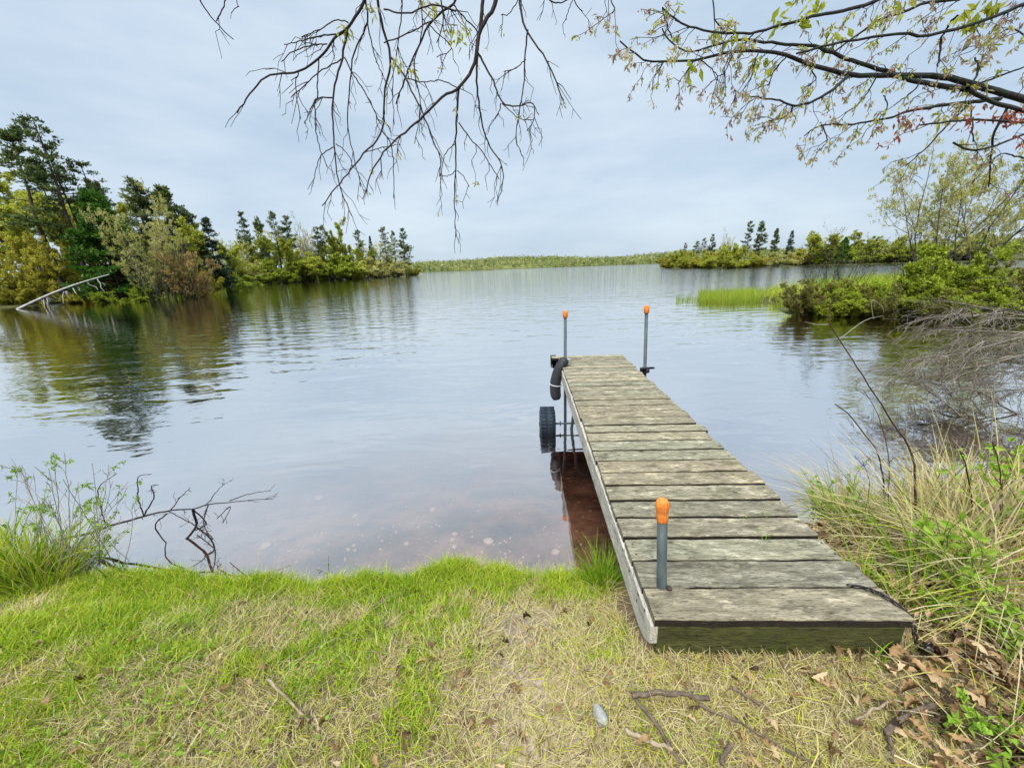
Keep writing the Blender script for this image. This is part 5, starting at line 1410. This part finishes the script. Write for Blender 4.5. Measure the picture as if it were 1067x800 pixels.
leafy_plant(965, 605, 9, .40, 'leafy green vine with rounded leaves right of the dock front', 22, .05, .6)
leafy_plant(1060, 560, 10, .62, 'light green leafy sapling at the right edge', 18, .05, .65, .14)
leafy_plant(1040, 530, 9, .55, 'light green leafy sapling behind the one at the right edge', 14, .045, .6, .14)
leafy_plant(1048, 668, 18, .22, 'low bright green leafy weed at the right edge above the straw', 22, .028, .6, .30)
leafy_plant(1020, 650, 12, .16, 'low green leafy weed left of its larger lookalike', 18, .026, .55, .25)
leafy_plant(1030, 788, 14, .12, 'low green weed in the bottom right corner', 18, .026, .55, .22)
leafy_plant(872, 545, 14, .48, 'yellow green upright shrub shoots beside the dock at the water', 20, .035, .72, .12)
leafy_plant(930, 560, 11, .40, 'yellow green weed behind the dead stems', 16, .03, .75, .16)
leafy_plant(990, 545, 11, .42, 'yellow green weed among the dry clumps', 16, .03, .7, .16)
leafy_plant(340, 607, 2, .17, 'tiny seedling standing on the bank lip against the water', 7, .022, .55, .02, group=None, name='seedling', twig='dark_twig')

# left: leafy willow shoots and the dead branch over the water
Yd = 2.75
D0 = px_line([(54, 564)], Yd, Yd)[0]
root = tag(empty('dead_branch', D0), 'dark dead branch reaching right over the water from the left bank', 'branch')
tb, cb = Buf(), Buf()
foot = np.array([-2.55, 2.15, gz(-2.55, 2.15) + .02])
for q, (pts, r0, r1, nt_) in enumerate((
    ([(54, 564), (92, 555.5), (117, 547), (149.5, 538), (176.6, 532), (201, 530), (217, 525.6), (239, 523), (262, 521), (282.6, 519)], 2.6, .5, 6),
    ([(239, 521.5), (255, 516), (268, 513), (282.6, 511)], .9, .4, 1), ([(149.5, 537), (160, 519), (157.6, 506.6), (165, 505)], 1.3, .5, 2), ([(178, 531), (188, 518), (198, 508)], .9, .4, 3),
    ([(201, 531), (204, 549), (187.5, 568), (176.6, 584), (166, 597)], 1.9, 1.5, 4), ([(204, 549), (220, 562), (231, 584), (255, 585)], 1.5, .5, 7), ([(174, 535), (162, 546), (166, 557), (181, 573)], 1.1, .8, 2),
    ([(94, 555.5), (109, 572), (120, 574.5)], 1.4, .6, 2), ([(144, 513), (144, 497), (158, 494)], .8, .4, 1), ([(150, 537), (146, 525), (143, 513)], 1.0, .8, 0), ([(106, 530), (103, 508), (122, 493)], 1.0, .5, 1), ([(112, 549), (108, 540), (106, 530)], 1.1, .9, 0),
    ([(170, 590), (164, 578), (165, 571)], .9, .6, 0), ([(201, 530), (215, 545), (204, 552)], 1.0, .8, 6), ([(217, 526), (212, 545), (222, 562)], 1.0, .7, 6), ([(205, 548), (190, 540), (176, 533)], .8, .6, 2), ([(214, 527), (226, 512), (234, 503)], .8, .4, 2), ([(226, 540), (240, 528), (232, 545)], .7, .5, 3))):
    twiggy(tb, cb, px_line(pts, Yd, Yd + .15 * math.sin(q * 2.1) * (q > 0)), r0 * .5 * Yd / FPX * 1.5, r1 * .5 * Yd / FPX * 1.5, int(nt_ * 1.5), .08, 0, droop=.1)
tubes(tb, smooth_line(np.array([foot, (foot + D0) / 2 + [0, 0, .05], D0]), 8), np.linspace(.014, .009, 8), 6)
o = tb.obj('branches', M['dark_twig'], root); o.location = -D0
p = gp(62, 603)
root = tag(empty('willow_shrub', p), 'willow shrub with small light green leaves at the left bank edge', 'shrub')
tb, cb = Buf(), Buf()
for q in range(44):
    u1, v1 = rng.uniform(5, 142), 0
    v1 = rng.uniform(470, 545) + max(0, u1 - 90) * .55
    Y = p[1] + rng.uniform(-.1, .55)
    a_ = p + np.array([rng.normal(-.05, .16), rng.uniform(-.02, .2), -.03]); e_ = at(u1, v1, Y)
    L = np.array([a_, a_ * .6 + e_ * .4 + rng.normal(0, .03, 3) - [0, 0, .02], e_])
    twiggy(tb, cb, L, .0028, .0012, 3, .10, .42 if u1 > 40 else .25, rng.uniform(.4, .75), droop=-.3, lsize=.030)
for o in (tb.obj('stems', M['twig_grey'], root), cb.obj('leaves', M['bud'], root, smooth=False)):
    o.location = -p

# sticks and a stone on the ground
def ground_stick(pts, r0, r1, lab, mat='stick', name='stick', flat=1.0, group='sticks on the ground'):
    P = np.array([gp(u, v) for u, v in pts]); P = smooth_line(P, 12)
    P[:, 2] = height(P[:, 0], P[:, 1]) + r0 * .8 + .024
    P[1:-1] += rng.normal(0, .002, (10, 3))
    b = Buf(); rr = .9 * (r0 + (r1 - r0) * np.linspace(0, 1, 12)); rr *= 1 + .12 * rng.normal(size=12)
    P = np.concatenate([P[:1], P, P[-1:]]); rr = np.concatenate([[.0003], rr, [.0003]])
    c = P[0].copy(); tubes(b, P - c, rr, 7)
    return tag(b.obj(name, M[mat], loc=c), lab, 'stick', group)


ground_stick([(658, 732), (690, 730), (738, 735)], .010, .009, 'thick brown stick lying level in front of the dock')
ground_stick([(662, 736), (684, 765), (709, 803)], .008, .006, 'brown stick running from the thick one to the bottom edge')
ground_stick([(651, 767), (675, 780), (700, 789)], .009, .006, 'pale short stick near the bottom edge left of the tuft', 'pale_stick')
ground_stick([(727, 739), (797, 776), (850, 803)], .005, .004, 'long thin stick slanting to the bottom edge right of the tuft')
ground_stick([(761, 723), (780, 733), (800, 745)], .006, .004, 'short dark twig in front of the middle of the dock')
ground_stick([(920, 771), (935, 757), (953, 748), (975, 743)], .010, .008, 'grey brown stick bending through the oak leaves')
ground_stick([(924, 775), (926, 785), (927, 803)], .006, .005, 'grey stub pointing to the bottom edge below the bending stick')
ground_stick([(281, 714), (302, 735), (324, 757)], .006, .004, 'pale flat straw strip lying on the left lawn', 'pale_stick')
ground_stick([(885, 757), (905, 748), (927, 738)], .005, .004, 'straight straw stalk left of the oak leaves', 'pale_stick')
ground_stick([(917, 689), (962, 703), (1007, 737), (1041, 762)], .0035, .003, 'long curved straw stalk across the leaf litter', 'pale_stick')
ground_stick([(928, 735), (984, 755), (1067, 785)], .0035, .003, 'long straw stalk below the curved one in the leaf litter', 'pale_stick')
ground_stick([(760, 782), (755, 790), (750, 803)], .008, .007, 'dark knobbly stub at the bottom edge below the dock')


def stone(p, s, lab, mat, group=None, seed=0, name='stone'):
    b = Buf(); nu, nv = 14, 9
    th, ph = np.meshgrid(np.linspace(0, 2 * PI, nu, endpoint=False), np.linspace(0, PI, nv))
    d = np.stack([np.cos(th) * np.sin(ph), np.sin(th) * np.sin(ph), np.cos(ph)], -1)
    r = 1 + .35 * (fbm(d[..., 0] * 1.5 + seed, d[..., 1] * 1.5 + d[..., 2], 5) - .5)
    V = d * r[..., None] * np.array(s)
    i, j = np.meshgrid(np.arange(nv - 1), np.arange(nu), indexing='ij')
    b.add(V.reshape(-1, 3), np.stack([i * nu + j, (i + 1) * nu + j, (i + 1) * nu + (j + 1) % nu, i * nu + (j + 1) % nu], -1).reshape(-1, 4))
    return tag(b.obj(name, M[mat], loc=p), lab, 'stone', group)


k = NT('pale_stone'); sn = k.noise(k.coords(), 25, 6, .65)
k.principled(k.ramp(sn, [(.3, (.13, .13, .12)), (.7, (.36, .35, .32))]), .9, .2, sn, .5, .006); M['stone'] = k.m
k = NT('lake_stone'); sn = k.noise(k.coords(), 14, 6, .65)
k.principled(k.ramp(sn, [(.3, (.26, .19, .14)), (.7, (.58, .47, .37))]), .8, .3, sn, .5, .006); M['lake_stone'] = k.m
p = gp(625, 750); st = stone(p + [0, 0, .020], (.020, .034, .022), 'pale grey stone half sunk in the lawn left of the sticks', 'stone'); st.rotation_euler = (0, 0, .3)


def bed_point(u, v):
    w = ray(u, v); t = np.linspace(2, 12, 3000); P = CAM + t[:, None] * w
    return P[np.where(P[:, 2] < height(P[:, 0], P[:, 1]))[0][0]]


for q, (u, v, s, lab) in enumerate(((333, 520, .055, 'pale stone under the water, farthest from the bank'), (277, 570, .05, 'pale stone under the water right of the dead branch'), (451, 532, .04, 'pale stone under water in the middle of the shallows'),
                                   (474, 557, .03, 'upper of three small stones under water near the green mound'), (472, 563, .03, 'middle of three small stones under water near the green mound'), (474, 570, .03, 'lowest of three small stones under water near the green mound'),
                                   (509, 565, .05, 'reddish stone under water left of the dock'), (579, 576, .04, 'pale stone under water beside the dock reflection'), (370, 538, .03, 'small stone under water left of the middle'), (424, 567, .03, 'small stone under water above the bank lip'))):
    p = bed_point(u, v)
    o = stone(p + [0, 0, s * .2], (s, s * .8, s * .5), lab, 'lake_stone', 'stones on the lake bed', q * 3.1); o.rotation_euler = (0, 0, q)
# pebbles strewn over the shallow bed
pbz = Buf()
n = 2600
x = rng.uniform(-4, 2.2, n); y = rng.uniform(1.9, 6, n); s = near_s(x, y); kq = (s < -.3) & (rng.uniform(size=n) < np.exp(s * .6) * (.3 + vnoise(x * 2, y * 2, 61))); x, y = x[kq], y[kq]; n = len(x)
C = np.stack([x, y, height(x, y)], -1); r_ = rng.uniform(.006, .022, n)
ov = np.array([[1, 0, 0], [0, 1, 0], [-1, 0, 0], [0, -1, 0], [.0, 0, .7], [0, 0, -.7]]); of = np.array([[0, 1, 4], [1, 2, 4], [2, 3, 4], [3, 0, 4], [1, 0, 5], [2, 1, 5], [3, 2, 5], [0, 3, 5]])
jit = 1 + rng.uniform(-.3, .3, (n, 6, 1))
pbz.add((C[:, None] + ov[None] * jit * r_[:, None, None]).reshape(-1, 3), (of[None] + (np.arange(n) * 6)[:, None, None]).reshape(-1, 3))
tag(pbz.obj('pebbles', M['lake_stone']), kind='stuff')

# ------------------------------------------------------------------ sky, sun, camera
SUN_EL, SUN_AZ = math.radians(52), math.radians(205)     # azimuth clockwise from +Y
w = bpy.data.worlds.new('World'); sc.world = w; w.use_nodes = True
nt = w.node_tree; nt.nodes.clear()
N = lambda t_: nt.nodes.new('ShaderNode' + t_)
out = N('OutputWorld'); bgd = N('Background'); bgd.inputs['Strength'].default_value = 0.1
sky = N('TexSky'); sky.sky_type = 'NISHITA'; sky.sun_disc = False; sky.sun_elevation = SUN_EL; sky.sun_rotation = SUN_AZ
tcw = N('TexCoord'); sepw = N('SeparateXYZ'); nt.links.new(tcw.outputs['Generated'], sepw.inputs[0])
# overcast dome: brighter towards the zenith, soft cloud banks
mpw = N('Mapping'); mpw.inputs['Scale'].default_value = (1.0, 1.0, 3.6); nt.links.new(tcw.outputs['Generated'], mpw.inputs[0])
nz = N('TexNoise'); nz.inputs['Scale'].default_value = 2.0; nz.inputs['Detail'].default_value = 6; nz.inputs['Roughness'].default_value = .55; nt.links.new(mpw.outputs[0], nz.inputs['Vector'])
cr = N('ValToRGB'); e = cr.color_ramp.elements
e[0].position, e[0].color = .30, (.455, .575, .715, 1); e[1].position, e[1].color = .68, (.66, .755, .845, 1)
nt.links.new(nz.outputs['Fac'], cr.inputs[0])
zr = N('ValToRGB'); e = zr.color_ramp.elements
e[0].position, e[0].color = 0.0, (.23, .23, .23, 1); e[1].position, e[1].color = .95, (1.2, 1.2, 1.2, 1)
q_ = e.new(.10); q_.color = (.235, .235, .235, 1); q_ = e.new(.70); q_.color = (.30, .30, .30, 1); q_ = e.new(.50); q_.color = (.245, .245, .245, 1)
nt.links.new(sepw.outputs['Z'], zr.inputs[0])
mul = N('Mix'); mul.data_type = 'RGBA'; mul.blend_type = 'MULTIPLY'; mul.inputs[0].default_value = 1
nt.links.new(cr.outputs[0], mul.inputs[6]); nt.links.new(zr.outputs[0], mul.inputs[7])
sc2 = N('Mix'); sc2.data_type = 'RGBA'; sc2.blend_type = 'MULTIPLY'; sc2.inputs[0].default_value = 1
SKYK = 13.5
sc2.inputs[7].default_value = (SKYK, SKYK, SKYK, 1); nt.links.new(mul.outputs[2], sc2.inputs[6])
mixw = N('Mix'); mixw.data_type = 'RGBA'; mixw.inputs[0].default_value = .96
nt.links.new(sky.outputs[0], mixw.inputs[6]); nt.links.new(sc2.outputs[2], mixw.inputs[7])
nt.links.new(mixw.outputs[2], bgd.inputs['Color']); nt.links.new(bgd.outputs[0], out.inputs[0])

sun = bpy.data.lights.new('sun', 'SUN'); sun.energy = 1.5; sun.angle = math.radians(25); sun.color = (1, .97, .90)
so = bpy.data.objects.new('sun', sun); col.objects.link(so)
sd3 = Vector((math.sin(SUN_AZ) * math.cos(SUN_EL), math.cos(SUN_AZ) * math.cos(SUN_EL), math.sin(SUN_EL)))
so.rotation_euler = sd3.to_track_quat('Z', 'Y').to_euler()

cam = bpy.data.cameras.new('camera'); co = bpy.data.objects.new('camera', cam); col.objects.link(co)
cam.sensor_width = 36; cam.sensor_fit = 'HORIZONTAL'; cam.lens = 36 * FPX / W0; cam.clip_start = .05; cam.clip_end = 6000
co.matrix_world = Matrix(((cR[0], cU[0], -cF[0], 0), (cR[1], cU[1], -cF[1], 0), (cR[2], cU[2], -cF[2], CAM_H), (0, 0, 0, 1)))
sc.camera = co

sc.view_settings.view_transform = 'Standard'; sc.view_settings.look = 'None'
sc.view_settings.exposure = 1.75; sc.view_settings.gamma = 1; sc.view_settings.use_curve_mapping = False
cy = sc.cycles
cy.max_bounces = 7; cy.diffuse_bounces = 3; cy.glossy_bounces = 3; cy.transmission_bounces = 4; cy.transparent_max_bounces = 8; cy.volume_bounces = 0
cy.use_denoising = True; cy.caustics_reflective = False; cy.caustics_refractive = False; cy.sample_clamp_indirect = 6
